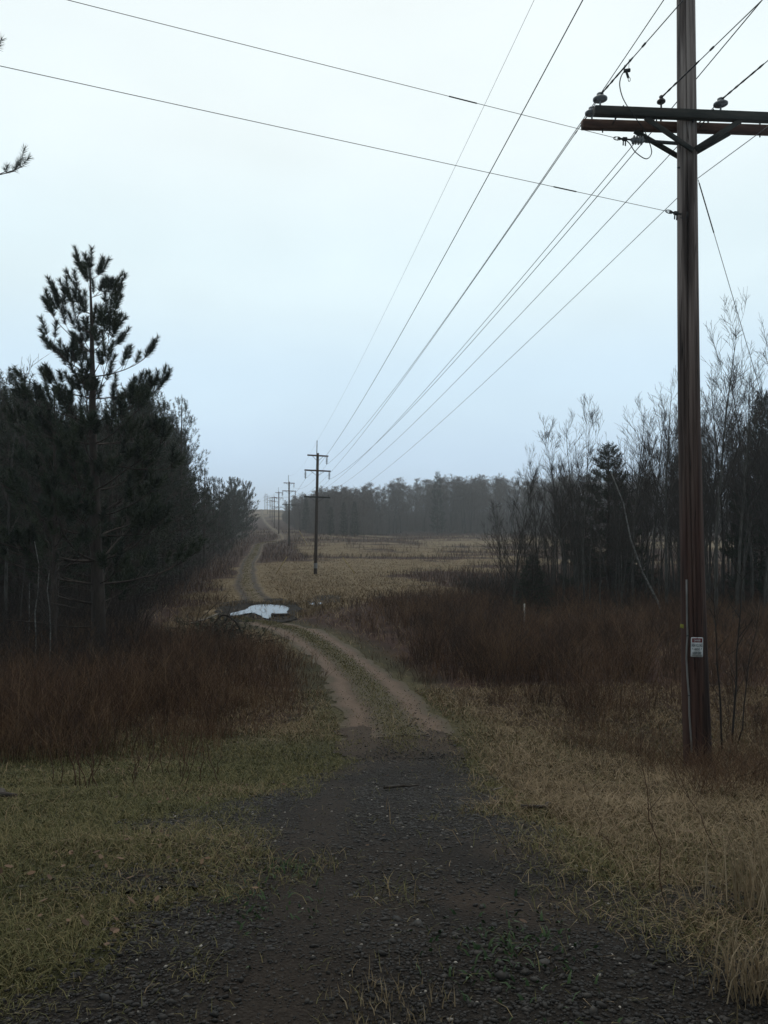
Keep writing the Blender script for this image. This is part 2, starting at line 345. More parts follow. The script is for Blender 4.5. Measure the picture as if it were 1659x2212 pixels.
# ------------------------------------------------------------------ mesh building
class MB:
    def __init__(s): s.v = []; s.q = []; s.t = []; s.r = []; s.n = 0; s.sm = False
    def add(s, v, quads=None, tris=None, rnd=None):
        v = np.asarray(v, np.float32).reshape(-1, 3)
        s.v.append(v)
        if quads is not None and len(quads): s.q.append(np.asarray(quads, np.int32).reshape(-1, 4) + s.n)
        if tris is not None and len(tris): s.t.append(np.asarray(tris, np.int32).reshape(-1, 3) + s.n)
        s.r.append(np.full(len(v), .5, np.float32) if rnd is None else np.broadcast_to(np.asarray(rnd, np.float32), (len(v),)))
        s.n += len(v)
    def segs(s, S, sides=3, rnd=None):
        """separate frustums, one per row: p0, p1, r0, r1"""
        S = np.asarray(S, float).reshape(-1, 8); N = len(S)
        if N == 0: return
        p0, p1, r0, r1 = S[:, :3], S[:, 3:6], S[:, 6], S[:, 7]
        d = p1 - p0; d /= (np.linalg.norm(d, axis=1, keepdims=True) + 1e-9)
        ref = np.where(np.abs(d[:, 2:3]) > .9, [[1., 0, 0]], [[0., 0, 1]])
        a = np.cross(d, ref); a /= (np.linalg.norm(a, axis=1, keepdims=True) + 1e-9); b = np.cross(d, a)
        th = np.arange(sides)*2*np.pi/sides
        ring = a[:, None, :]*np.cos(th)[None, :, None] + b[:, None, :]*np.sin(th)[None, :, None]
        v = np.concatenate([p0[:, None, :] + ring*r0[:, None, None], p1[:, None, :] + ring*r1[:, None, None]], 1)
        k = np.arange(sides); k2 = (k+1) % sides
        f = np.stack([k, k2, k2+sides, k+sides], 1)
        q = (f[None] + (np.arange(N)*2*sides)[:, None, None]).reshape(-1, 4)
        rr = np.repeat(rng.random(N) if rnd is None else rnd, 2*sides)
        s.add(v.reshape(-1, 3), q, None, rr)
    def tube(s, pts, rad, sides=8, cap=True):
        P = np.asarray([tuple(p) for p in pts], float); n = len(P)
        rad = np.broadcast_to(np.asarray(rad, float), (n,))
        T = np.gradient(P, axis=0); T /= (np.linalg.norm(T, axis=1, keepdims=True) + 1e-9)
        ref = np.array([0, 0, 1.]) if abs(T[0][2]) < .8 else np.array([1., 0, 0])
        th = np.arange(sides)*2*np.pi/sides; V = []
        for i in range(n):
            a = np.cross(ref, T[i]); a /= (np.linalg.norm(a) + 1e-9); b = np.cross(T[i], a)
            V.append(P[i] + rad[i]*(np.cos(th)[:, None]*a + np.sin(th)[:, None]*b))
        V = np.concatenate(V)
        k = np.arange(sides); k2 = (k+1) % sides
        Q = np.concatenate([np.stack([k+i*sides, k2+i*sides, k2+(i+1)*sides, k+(i+1)*sides], 1) for i in range(n-1)])
        tr = None
        if cap:
            V = np.concatenate([V, P[:1], P[-1:]]); c0 = n*sides; c1 = c0+1
            tr = np.concatenate([np.stack([k2, k, np.full(sides, c0)], 1), np.stack([k+(n-1)*sides, k2+(n-1)*sides, np.full(sides, c1)], 1)])
        s.add(V, Q, tr)
    def lathe(s, base, axis, prof, sides=14):
        """prof: (distance along axis, radius) pairs"""
        base = Vector(base); ax = Vector(axis).normalized()
        s.tube([base + ax*(p[0] + i*1e-5) for i, p in enumerate(prof)], [p[1] for p in prof], sides)
    def bar(s, p0, p1, w, t, up=(0, 0, 1), bev=.006):
        """square timber or flat bar with slightly broken edges"""
        p0 = np.array(p0[:], float); p1 = np.array(p1[:], float); d = p1-p0; d /= np.linalg.norm(d)
        u = np.array(up, float); a = np.cross(d, u); a /= np.linalg.norm(a); b = np.cross(a, d)
        W, H = w/2, t/2; e = min(bev, W*.4, H*.4)
        sec = [(-W+e, -H), (W-e, -H), (W, -H+e), (W, H-e), (W-e, H), (-W+e, H), (-W, H-e), (-W, -H+e)]
        V = [p + a*x + b*y for p in (p0, p1) for x, y in sec]
        Q = [(i, (i+1) % 8, (i+1) % 8+8, i+8) for i in range(8)]
        V += [p0, p1]
        T = [((i+1) % 8, i, 16) for i in range(8)] + [(i+8, (i+1) % 8+8, 17) for i in range(8)]
        s.add(V, Q, T)
    def build(s, name, material, parent=None, smooth=False, loc=None, attr='rnd', recalc=False):
        me = bpy.data.meshes.new(name)
        v = np.concatenate(s.v).astype(np.float32)
        if loc is not None: v = v - np.asarray(loc[:], np.float32)
        q = np.concatenate(s.q) if s.q else np.zeros((0, 4), np.int32)
        t = np.concatenate(s.t) if s.t else np.zeros((0, 3), np.int32)
        me.vertices.add(len(v)); me.vertices.foreach_set('co', v.ravel())
        lv = np.concatenate([q.ravel(), t.ravel()]).astype(np.int32)
        me.loops.add(len(lv)); me.loops.foreach_set('vertex_index', lv)
        st = np.concatenate([np.arange(len(q))*4, len(q)*4 + np.arange(len(t))*3]).astype(np.int32)
        me.polygons.add(len(st)); me.polygons.foreach_set('loop_start', st)
        if smooth: me.polygons.foreach_set('use_smooth', np.ones(len(st), bool))
        at_ = me.attributes.new(attr, 'FLOAT', 'POINT'); at_.data.foreach_set('value', np.concatenate(s.r).astype(np.float32))
        me.materials.append(material)
        me.update(calc_edges=True); me.validate()
        o = bpy.data.objects.new(name, me); col.objects.link(o)
        if parent is not None: o.parent = parent
        if loc is not None and parent is None: o.location = loc
        return o

def tag(o, label=None, cat=None, group=None, kind=None):
    if label: o['label'] = label
    if cat: o['category'] = cat
    if group: o['group'] = group
    if kind: o['kind'] = kind
    return o
def thing(name, label, cat, loc=(0, 0, 0), group=None):
    o = bpy.data.objects.new(name, None); col.objects.link(o); o.location = loc; o.empty_display_size = .2
    return tag(o, label, cat, group)
def dup(root, loc, rz=0, sc=(1, 1, 1), label=None, group=None):
    r = root.copy(); col.objects.link(r)
    r.location = loc; r.rotation_euler = (0, 0, rz); r.scale = sc
    if label: r['label'] = label
    if group: r['group'] = group
    elif 'group' in r and group == '': del r['group']
    for ch in root.children:
        c = ch.copy(); col.objects.link(c); c.parent = r
        for g in ch.children:
            d = g.copy(); col.objects.link(d); d.parent = c
    return r

# ------------------------------------------------------------------ regions on the ground (world metres)
GRAV = [G(*p) for p in [(744, 1578), (738, 1640), (690, 1682), (600, 1712), (500, 1738), (390, 1765), (345, 1790), (390, 1815), (450, 1850),
        (430, 1905), (385, 1960), (320, 2020), (270, 2090), (120, 2150), (40, 2205)]] + [(-1.5, 1.6), (-1.6, -4), (3.0, -4), (2.7, 1.6)] + \
       [G(*p) for p in [(1800, 2100), (1659, 2062), (1530, 2040), (1440, 1990), (1560, 2000), (1640, 2010), (1625, 1950), (1530, 1925),
        (1430, 1922), (1300, 1884), (1222, 1850), (1200, 1795), (1115, 1745), (1060, 1685), (1005, 1640), (975, 1595), (905, 1552), (830, 1560)]]
BARE = [[G(*p) for p in q] for q in ([(150, 1915), (230, 1880), (340, 1875), (410, 1905), (330, 1925), (210, 1925)],
                                    [(100, 2165), (190, 2130), (270, 2130), (290, 2190), (120, 2205)])]
TRACK1 = [G(*p) for p in [(872, 1630), (862, 1580), (838, 1545), (790, 1480), (735, 1425), (680, 1385), (640, 1362)]] + [(-5.3, 33.2), (-6.6, 36.0)]
TRACK2 = [(-6.9, 41.5), (-7.3, 45.5), (-8.6, 51), (-10.5, 60), (-12.9, 74), (-15.9, 92), (-19.6, 120), (-23.2, 145), (-22.0, 158), (-22.5, 175), (-26, 200), (-36, 260), (-56, 370), (-84, 540), (-100, 640)]
BRUSHL = [G(*p) for p in [(748, 1490), (735, 1520), (690, 1545), (610, 1580), (520, 1610), (400, 1640), (250, 1655), (60, 1668), (-60, 1672)]] + [(-14, 12), (-16, 26), (-12, 34)] + \
         [G(*p) for p in [(520, 1400), (590, 1388), (640, 1398), (700, 1440)]]
BRUSHR = [G(*p) for p in [(700, 1352), (780, 1400), (850, 1455), (930, 1490), (1020, 1520), (1120, 1555), (1210, 1600), (1310, 1622), (1470, 1640), (1560, 1650), (1800, 1660)]] + [(13, 18), (24, 34), (24, 44), (8, 44)] + \
         [G(*p) for p in [(1000, 1290), (860, 1300), (760, 1322)]]
SHRUBR = [G(*p) for p in [(1180, 1585), (1250, 1640), (1400, 1668), (1450, 1690), (1500, 1745), (1560, 1790), (1640, 1850), (1760, 1900), (1800, 1655), (1560, 1645), (1300, 1612)]]

def wob(x, y, s=1.0, a=.35):
    return x + (fbm(x*s, y*s, 21) - .5)*2*a, y + (fbm(x*s, y*s, 33) - .5)*2*a
def in_gravel(x, y):
    xx, yy = wob(x, y, 1.3, .26); xx, yy = wob(xx, yy, 6, .10)
    g = pip(xx, yy, GRAV)
    for b in BARE: g |= pip(xx, yy, b)
    return g
def in_brush(x, y):
    xx, yy = wob(x, y, .6, .45); xx, yy = wob(xx, yy, 1.6, .3)
    return pip(xx, yy, BRUSHL) | pip(xx, yy, BRUSHR)
def in_track(x, y, w=.95):
    d1 = pdist(x, y, TRACK1)[0]; d2 = pdist(x, y, TRACK2)[0]
    return (d1 < w) | (d2 < w*1.05)
def left_edge(y): return np.interp(y, [8, 16, 22, 36, 45, 56, 80, 109, 150, 200, 260, 330, 450, 640], [-5.6, -6.2, -7.2, -11.5, -13, -14.5, -18.5, -22, -28, -34.5, -46, -58, -78, -108])
def russet_w(x, y):
    """share of russet shrub in the marsh at a point: patches drawn out across the view"""
    n = fbm(x*.040 + 4, y*.085, 41, 4); n2 = fbm(x*.17, y*.27, 47, 3)
    base = np.interp(y, [36, 44, 55, 70, 95, 140, 230, 262, 285], [.85, .68, .58, .50, .50, .48, .47, .66, .95])
    base = base + smooth(-2, 12, x)*np.interp(y, [36, 75, 130], [.25, .12, 0]) - smooth(9, 1, np.abs(x + 6))*.45*(y < 95)
    e = smooth(np.interp(y, [45, 80], [2.2, 6.0]), .5, x - left_edge(y))
    base = np.maximum(base, e*.9)
    base = np.where((x - xline(y) < 1) & (y > 96) & (y < 215), np.maximum(base, .78), base)
    hl = smooth(300, 420, y)
    base = base*(1-hl) + .52*hl
    return smooth(-.05, .05, base*1.05 - .03 - (.5 + ((n*.58 + n2*.42) - .5)*1.6))
def litter_w(x, y):
    L = smooth(2.0, -2.5, x - left_edge(y))*smooth(14, 24, y)
    Rr = smooth(292, 300, y)*smooth(8, 20, x - xline(y))
    Rc = smooth(4, 9, x)*smooth(33, 37, y)*(1 - smooth(52, 70, y))*.8
    return np.clip(np.maximum(np.maximum(L, Rr), Rc), 0, 1)
def green_w(x, y):
    g = (1 - smooth(11.0, 15.5, y + 2.2*(fbm(x*.6, y*.6, 51) - .5)))
    g = g*np.where(x > 1.2, .35 + .3*fbm(x*.8, y*.8, 53), 1.0)
    g2 = smooth(2.2, 1.0, pdist(x, y, TRACK1)[0])*.8
    return np.clip(np.maximum(g, g2), 0, 1)

# ------------------------------------------------------------------ the ground sheet
ys = np.concatenate([np.arange(-14, 0, 1.0), np.arange(0, 22, .16), np.geomspace(22, 1500, 210)])
us = np.linspace(-1, 1, 241); us = np.sign(us)*np.abs(us)**1.25
XX = us[None, :]*(12 + .95*np.clip(ys, 0, None))[:, None]; YY = np.repeat(ys[:, None], len(us), 1)
def sheet(name, XX, YY, Z, m, attrs, mask=None):
    ny, nx = XX.shape
    me = bpy.data.meshes.new(name)
    v = np.stack([XX, YY, Z], -1).reshape(-1, 3).astype(np.float32)
    i = np.arange((ny-1)*(nx-1)); r = i//(nx-1); c = i % (nx-1); a = r*nx + c
    q = np.stack([a, a+1, a+1+nx, a+nx], 1)
    if mask is not None:
        q = q[mask.reshape(-1)[i]]
        used = np.unique(q); remap = np.full(len(v), -1); remap[used] = np.arange(len(used)); q = remap[q]; v = v[used]
        attrs = {k: np.asarray(a_).reshape(-1)[used] for k, a_ in attrs.items()}
    me.vertices.add(len(v)); me.vertices.foreach_set('co', v.ravel())
    me.loops.add(q.size); me.loops.foreach_set('vertex_index', q.ravel().astype(np.int32))
    me.polygons.add(len(q)); me.polygons.foreach_set('loop_start', (np.arange(len(q))*4).astype(np.int32))
    me.polygons.foreach_set('use_smooth', np.ones(len(q), bool))
    for k, a_ in attrs.items():
        t_ = me.attributes.new(k, 'FLOAT', 'POINT'); t_.data.foreach_set('value', np.asarray(a_, np.float32).reshape(-1))
    me.materials.append(m); me.update(calc_edges=True); me.validate()
    o = bpy.data.objects.new(name, me); col.objects.link(o); o['kind'] = 'structure'
    return o
brush_w = in_brush(XX, YY).astype(float)
sheet('ground', XX, YY, h(XX, YY), M['ground'],
      {'russet': np.clip(np.maximum(russet_w(XX, YY)*(YY > 30), brush_w), 0, 1), 'green': green_w(XX, YY), 'litter': litter_w(XX, YY)})

gx, gy = np.meshgrid(np.arange(-4.5, 5.5, .07), np.arange(-3.5, 14.5, .07))
cxm = (gx[:-1, :-1] + gx[1:, 1:])/2; cym = (gy[:-1, :-1] + gy[1:, 1:])/2
def gravel_z(x, y): return h(x, y) + .008 + .010*fbm(x*9, y*9, 71) + .006*fbm(x*2.3, y*2.3, 72)
gz = gravel_z(gx, gy)
sheet('gravel_road', gx, gy, gz, M['gravel'], {'dirt': np.clip(.45*np.maximum(np.exp(-((gx-.55)/.7)**2 - ((gy-4.4)/.5)**2), np.exp(-((gx-.5)/.6)**2 - ((gy-3.5)/.45)**2))*smooth(.35, .6, fbm(gx*3, gy*3, 79)) + .30*np.exp(-((np.abs(gx - .4) - .78)/.28)**2)*smooth(.3, .6, fbm(gx*1.1, gy*.8, 69)) + smooth(9.2, 12.6, gy + 2.4*(fbm(gx*1.5, gy*1.5, 77) - .5)) , 0, 1)}, in_gravel(cxm, cym))

def track(name, pts, w, ds, z0, rs=1.0, mm='dirt'):
    P = np.array(pts); seg = np.hypot(*np.diff(P, axis=0).T); s = np.concatenate([[0], np.cumsum(seg)])
    # smooth resampled centre line
    t = np.arange(0, s[-1], ds if np.isscalar(ds) else .5)
    cx = np.interp(t, s, P[:, 0]); cy = np.interp(t, s, P[:, 1])
    for _ in range(max(3, int(6/ (ds if np.isscalar(ds) else .5)))):
        cx[1:-1] = (cx[:-2] + 2*cx[1:-1] + cx[2:])/4; cy[1:-1] = (cy[:-2] + 2*cy[1:-1] + cy[2:])/4
    tx = np.gradient(cx); ty = np.gradient(cy); L = np.hypot(tx, ty); nx, ny = ty/L, -tx/L
    u = np.linspace(-1, 1, 31)
    ww = w*(1 + .22*(fbm(t*.9, t*0 + 1, 81) - .5)*2)
    X = cx[:, None] + nx[:, None]*u[None]*ww[:, None]; Y = cy[:, None] + ny[:, None]*u[None]*ww[:, None]
    jit = (fbm(X*2.3, Y*2.3, 83) - .5)*.5
    ua = np.abs(u[None] + jit*.5)
    rut = np.exp(-((ua - .60)/.22)**2)
    z0 = z0*smooth(-.6, 2.2, t)[:, None] + .012*smooth(2.2, 0, t)[:, None]
    z0 = z0*(1 - .85*np.abs(u[None])**3)
    Z = h(X, Y) + z0 - np.minimum(.05, z0*.6)*rut + .03*np.exp(-(u[None]/.25)**2)*smooth(1.5, 4.5, t)[:, None]
    edge = (np.abs(u)[None] + jit) > .98
    m = ~(edge[:-1, :-1])
    m &= ~((t[:, None] < 2.6*fbm(X*2.2, Y*2.2, 87) + .9*(fbm(X*9, Y*9, 88) - .5))[:-1, :-1])
    return sheet(name, X, Y, Z, M[mm], {'rut': np.clip(rut*rs, 0, 1)}, m), (cx, cy)
o, C1 = track('dirt_track', TRACK1, .90, .15, .035)
o, C2 = track('dirt_track', TRACK2, .98, .5, .09, 1.0, 'dirt_far')

# puddle: a flat pool in the hollow, its shore bitten by tussocks
def pool(name, pts, z, m):
    P = np.array(pts); n = len(P); c = P.mean(0)
    rim = []
    for i in range(n):
        a, b = P[i], P[(i+1) % n]
        for k in range(8):
            rim.append(a + (b-a)*k/8)
    rim = np.array(rim)
    for _ in range(5): rim = (np.roll(rim, 1, 0) + 2*rim + np.roll(rim, -1, 0))/4
    rim = rim + np.stack([fbm(rim[:, 0]*1.7, rim[:, 1]*1.7, 5) - .5, fbm(rim[:, 0]*1.7, rim[:, 1]*1.7, 6) - .5], -1)*.35; k = len(rim)
    v = np.concatenate([rim, c[None]]); v = np.column_stack([v, np.full(len(v), z)])
    b = MB(); b.add(v, None, [(i, (i+1) % k, k) for i in range(k)])
    return tag(b.build(name, m), kind='structure')
PZ = EYE - 4.365
def onz(px, py, z=PZ):
    r = ray(px, py); k = (z - EYE)/r[2]; return (r[0]*k, r[1]*k)
def mudsheet(pts, z0):
    P = [G(*p) for p in pts]; xs = [p[0] for p in P]; yy = [p[1] for p in P]
    ax, ay = np.meshgrid(np.arange(min(xs)-1, max(xs)+1, .12), np.arange(min(yy)-1, max(yy)+1, .12))
    wx, wy = wob(ax[:-1, :-1], ay[:-1, :-1], 1.5, .35)
    return sheet('mud', ax, ay, h(ax, ay) + z0 + .06*fbm(ax*4, ay*4, 91), M['mud'], {}, pip(wx, wy, P))
mudsheet([(455, 1325), (480, 1305), (530, 1296), (600, 1294), (640, 1302), (650, 1318), (635, 1340), (590, 1348), (540, 1345), (490, 1340)], .02)
mudsheet([(655, 1298), (690, 1286), (730, 1288), (735, 1300), (700, 1306), (660, 1308)], .03)
pool('puddle', [onz(*p) for p in [(488, 1330), (510, 1322), (532, 1317), (541, 1309), (580, 1305.5), (600, 1308), (622, 1311), (622, 1319), (619, 1329), (590, 1331), (586, 1338), (566, 1334), (548, 1325), (530, 1326), (515, 1331)]], PZ + .02, M['water'])
pz2 = float(h(*G(682, 1304))) + .14
pool('puddle', [onz(px, py, pz2) for px, py in [(664, 1306), (668, 1302.5), (686, 1301.5), (697, 1302.5), (692, 1305.5), (680, 1307)]], pz2, M['water'])

# ------------------------------------------------------------------ stones, grass, brush (nobody could count them)
ICO = None
def ico():
    p = (1+5**.5)/2
    v = np.array([(-1, p, 0), (1, p, 0), (-1, -p, 0), (1, -p, 0), (0, -1, p), (0, 1, p), (0, -1, -p), (0, 1, -p), (p, 0, -1), (p, 0, 1), (-p, 0, -1), (-p, 0, 1)], float)
    v /= np.linalg.norm(v[0])
    f = np.array([(0, 11, 5), (0, 5, 1), (0, 1, 7), (0, 7, 10), (0, 10, 11), (1, 5, 9), (5, 11, 4), (11, 10, 2), (10, 7, 6), (7, 1, 8), (3, 9, 4), (3, 4, 2), (3, 2, 6), (3, 6, 8), (3, 8, 9), (4, 9, 5), (2, 4, 11), (6, 2, 10), (8, 6, 7), (9, 8, 1)])
    return v, f
IV, IF = ico()
def stones(x, y, size, rnd, name, z0=.02):
    N = len(x)
    th = rng.random(N)*6.283; c, s = np.cos(th), np.sin(th)
    v = IV[None]*(1 + (rng.random((N, 12, 1)) - .5)*.7)
    v = v*size[:, None, None]*np.stack([1 + .5*rng.random(N), .7 + .4*rng.random(N), .30 + .3*rng.random(N)], -1)[:, None, :]
    X = v[..., 0]*c[:, None] - v[..., 1]*s[:, None]; Y = v[..., 0]*s[:, None] + v[..., 1]*c[:, None]
    v = np.stack([X + x[:, None], Y + y[:, None], v[..., 2] + (gravel_z(x, y) + z0 + .028*smooth(10.2, 11.8, y) + size*.10)[:, None]], -1)
    f = (IF[None] + (np.arange(N)*12)[:, None, None]).reshape(-1, 3)
    b = MB(); b.add(v.reshape(-1, 3), None, f, np.repeat(rnd, 12))
    return tag(b.build(name, M['stone']), 'dark crushed stones loose on the gravel road', 'gravel', kind='stuff')
def wedge(n, y0, y1, pad=1.0, k=.53):
    y = np.exp(rng.random(n)*(math.log(y1) - math.log(y0)) + math.log(y0))
    x = (rng.random(n)*2 - 1)*(k*y + pad); return x, y
sx, sy = wedge(270000, 1.7, 17, 1.4)
mk = in_gravel(sx + rng.normal(0, .13, len(sx)), sy + rng.normal(0, .13, len(sx)) - np.abs(rng.normal(0, 2.0, len(sx)))*(sy > 10)) & (rng.random(len(sx)) < (1 - .75*smooth(9.5, 12.5, sy))) & (rng.random(len(sx)) < .55 + .5*(fbm(sx*3, sy*3, 61) - .25)); sx, sy = sx[mk], sy[mk]
sz = np.clip(rng.lognormal(math.log(.0042), .45, len(sx)), .0022, .016) + .00055*sy
bare = np.maximum(np.exp(-((sx-.55)/.7)**2 - ((sy-4.4)/.5)**2), np.exp(-((sx-.5)/.6)**2 - ((sy-3.5)/.45)**2))
sz = sz*np.where(rng.random(len(sx)) < .03, 1.9, 1)
xc = np.interp(sy, [2, 6, 12.5], [.45, .35, .25]); wear = np.exp(-((np.abs(sx - xc) - .78)/.24)**2)*smooth(.3, .55, fbm(sx*1.1, sy*.8, 69))
sz = sz*(1 - .3*wear)
k_ = (rng.random(len(sx)) > .8*bare) & (rng.random(len(sx)) > .55*wear); sx, sy, sz = sx[k_], sy[k_], sz[k_]
sr = np.clip(rng.random(len(sx))**1.3*.72 + .25*(fbm(sx*1.2, sy*1.2, 67) - .5), 0, .75); wh = rng.random(len(sx)) < .010; sr[wh] = .85 + .15*rng.random(wh.sum()); sz[wh] = np.minimum(sz[wh], .010)
stones(sx, sy, sz, sr, 'gravel_stones', .0)

def blades(x, y, hgt, wid, lean, rnd, z0=0.0):
    N = len(x); th = rng.random(N)*6.283; ph = rng.random(N)*6.283
    wx, wy = np.cos(th)*wid, np.sin(th)*wid
    lx, ly = np.cos(ph)*lean*hgt, np.sin(ph)*lean*hgt
    z = h(x, y) + z0 - .01
    b0 = np.stack([x - wx, y - wy, z], -1); b1 = np.stack([x + wx, y + wy, z], -1)
    m0 = np.stack([x - wx*.75 + lx*.35, y - wy*.75 + ly*.35, z + hgt*.62], -1); m1 = np.stack([x + wx*.75 + lx*.35, y + wy*.75 + ly*.35, z + hgt*.62], -1)
    tp = np.stack([x + lx, y + ly, z + hgt*np.clip(1.05 - .22*lean, .55, 1)], -1)
    v = np.stack([b0, b1, m1, m0, tp], 1).reshape(-1, 3)
    k = np.arange(N)*5
    return v, np.stack([k, k+1, k+2, k+3], 1), np.stack([k+3, k+2, k+4], 1), np.repeat(rnd, 5)

# near grass: short and olive on the left bench, taller and tan on the right
x, y = wedge(760000, 1.7, 17, 2.4, .58)
g = in_gravel(x + rng.normal(0, .20, len(x)), y + rng.normal(0, .24, len(x)))
tuft = fbm(x*2.2, y*2.2, 101); big = fbm(x*.7, y*.7, 103)
gd = pdist(x, y, GRAV + GRAV[:1])[0]
dens = np.where(g, .010 + .22*(smooth(.66, .78, big)*smooth(.55, .7, tuft)) + np.where(x < 0, .5, .28)*(1 - smooth(0, np.where(x < -.6, .75, .4), gd))*smooth(.35, .55, tuft), .55 + .8*(tuft - .3))
t1 = pdist(x, y, TRACK1)[0]
dens = np.where((t1 < .95) & (y > 12), np.where(t1 < .28, .45, .04), dens)
dens = np.where(in_brush(x, y), dens*.7, dens)
keep = rng.random(len(x)) < dens; x, y, tuft, big = x[keep], y[keep], tuft[keep], big[keep]
gw = green_w(x, y)
isg = rng.random(len(x)) < gw*np.where(x < .4, 1.28 - .55*big, 1.12 - .5*big)
xs_, ys_, tf = x[isg], y[isg], tuft[isg]
n = len(xs_)
b = MB(); b.add(*blades(xs_, ys_, (.018 + .045*rng.random(n))*(.6 + .9*tf), .0009 + .00034*ys_, .6 + 1.4*rng.random(n), np.clip(.12 + .75*rng.random(n)**1.4 + .5*(fbm(xs_*.9, ys_*.9, 105) - .5), 0, 1), .012))
tag(b.build('grass', M['green']), 'short olive grass growing beside the gravel', 'grass', kind='stuff')
xs_, ys_, tf = x[~isg], y[~isg], tuft[~isg]; n = len(xs_)
b = MB(); b.add(*blades(xs_, ys_, (.04 + .11*rng.random(n)**1.5)*(.4 + 1.2*tf)*np.where(xs_ > 0, .95, .75)*(.5 + .5*smooth(2.4, 6.5, ys_)), .0009 + .00036*ys_, .8 + 1.6*rng.random(n), np.clip(rng.random(n)*.75 + .45*(fbm(xs_*1.1, ys_*1.1, 107) - .35), 0, 1), .012))
# mid-distance and marsh grass
x, y = wedge(400000, 15, 150, 3, .57)
rw = russet_w(x, y)
d1 = pdist(x, y, TRACK1)[0]; d2 = pdist(x, y, TRACK2)[0]
wet = (((x - PUD[0])/2.9)**2 + ((y - PUD[1])/3.6)**2) < 1
br = in_brush(x, y)
p = (.62 - .55*rw)*np.where(br, np.where(fbm(x*.25, y*.3, 111) > .52, .85, .40), 1)*np.where(wet, .06, 1)*np.where((d1 < .95) | (d2 < 1.15), .10, 1)*np.where(x < left_edge(y), .15, 1)
keep = rng.random(len(x)) < p*(.45 + .9*fbm(x*.6, y*.6, 113)); x, y = x[keep], y[keep]; n = len(x)
hh = np.interp(y, [15, 22, 36, 60, 150], [.14, .24, .30, .22, .16])*(.5 + .9*rng.random(n))*np.where(np.minimum(pdist(x, y, TRACK1)[0], pdist(x, y, TRACK2)[0]) < 1.8, .45, 1)
b.add(*blades(x, y, hh, .0016 + .00030*np.minimum(y, 45) + .00010*np.maximum(y-45, 0), .6 + 1.6*rng.random(n) + .012*np.maximum(y-45, 0), np.clip(.1 + rng.random(n)*.7 + .6*(fbm(x*.12, y*.2, 115) - .3), 0, 1)))
tag(b.build('dry_grass', M['straw']), 'tan dry grass on the verge and across the open marsh', 'dry grass', kind='stuff')
# tussocks on the puddle's rim
b = MB(); n = 2600; a = rng.random(n)*6.283; q = .86 + .5*rng.random(n)**1.5
x = PUD[0] + 3.0*q*np.cos(a); y = PUD[1] + 3.3*q*np.sin(a); k = fbm(x*1.4, y*1.4, 141) > .47; x, y = x[k], y[k]; n = len(x)
b.add(*blades(x, y, .12 + .26*rng.random(n), .009 + .006*rng.random(n), .3 + .8*rng.random(n), np.clip(.15 + .7*rng.random(n), 0, 1)))
tag(b.build('dry_grass', M['straw']), 'tan grass tussocks around the rim of the puddle', 'dry grass', kind='stuff')
# greener crown between the wheel ruts
b = MB()
for P_, n_, ww_ in ((C1, 8500, .2), (C2, 6000, .3)):
    i = rng.integers(0, len(P_[0]) if P_ is C1 else min(len(P_[0]), 240), n_)
    xx = P_[0][i] + (rng.normal(0, ww_, n_)); yy = P_[1][i] + rng.normal(0, .2, n_)
    b.add(*blades(xx, yy, (.02 + .04*rng.random(n_)), .001 + .0003*yy, .8 + rng.random(n_), np.clip(.2 + rng.random(n_)*.65, 0, 1), .07 if P_ is C1 else .13))
tag(b.build('grass', M['green']), 'greenish grass strip between the wheel ruts', 'grass', kind='stuff')
# fallen leaves on the verge and at the brush edge
b = MB(); x, y = wedge(3000, 3.0, 20); k = (rng.random(len(x)) < np.where(in_gravel(x, y), .05, .55)*smooth(.42, .62, fbm(x*.9, y*.9, 131))); x, y = x[k], y[k]; n = len(x)
th = rng.random(n)*6.283; sz_ = .010 + .014*rng.random(n); nrm = rng.normal(0, .35, (n, 2)); z = h(x, y) + .045
c_, s_ = np.cos(th)*sz_, np.sin(th)*sz_
v = np.stack([np.stack([x + a_*c_ - b_*s_, y + a_*s_ + b_*c_, z + (a_*nrm[:, 0] + b_*nrm[:, 1])*sz_], -1) for a_, b_ in ((-1, 0), (-.2, -.55), (.6, -.4), (1.1, .05), (.5, .5), (-.3, .5))], 1)
k6 = np.arange(n)*6
b.add(v.reshape(-1, 3), np.concatenate([np.stack([k6, k6+1, k6+2, k6+5], 1), np.stack([k6+2, k6+3, k6+4, k6+5], 1)]), None, np.repeat(rng.random(n), 6))
tag(b.build('fallen_leaves', M['leaf']), 'brown fallen leaves scattered over the verge', 'leaves', kind='stuff')
# a few fresh green weeds in the gravel
b = MB()
for px, py, n_, sp in ((612, 1888, 70, .06), (1085, 2068, 150, .13), (575, 1945, 40, .10), (560, 1985, 50, .09), (1105, 2050, 50, .06)):
    cx_, cy_ = G(px, py); a_ = rng.normal(0, sp, (n_, 2))
    b.add(*blades(cx_ + a_[:, 0]*1.3, cy_ + a_[:, 1]*1.6, .012 + .022*rng.random(n_), .004 + .004*rng.random(n_), .8 + rng.random(n_), rng.random(n_), .03))
tag(b.build('green_weeds', M['weed']), 'small fresh green weeds sprouting through the gravel', 'weeds', kind='stuff')

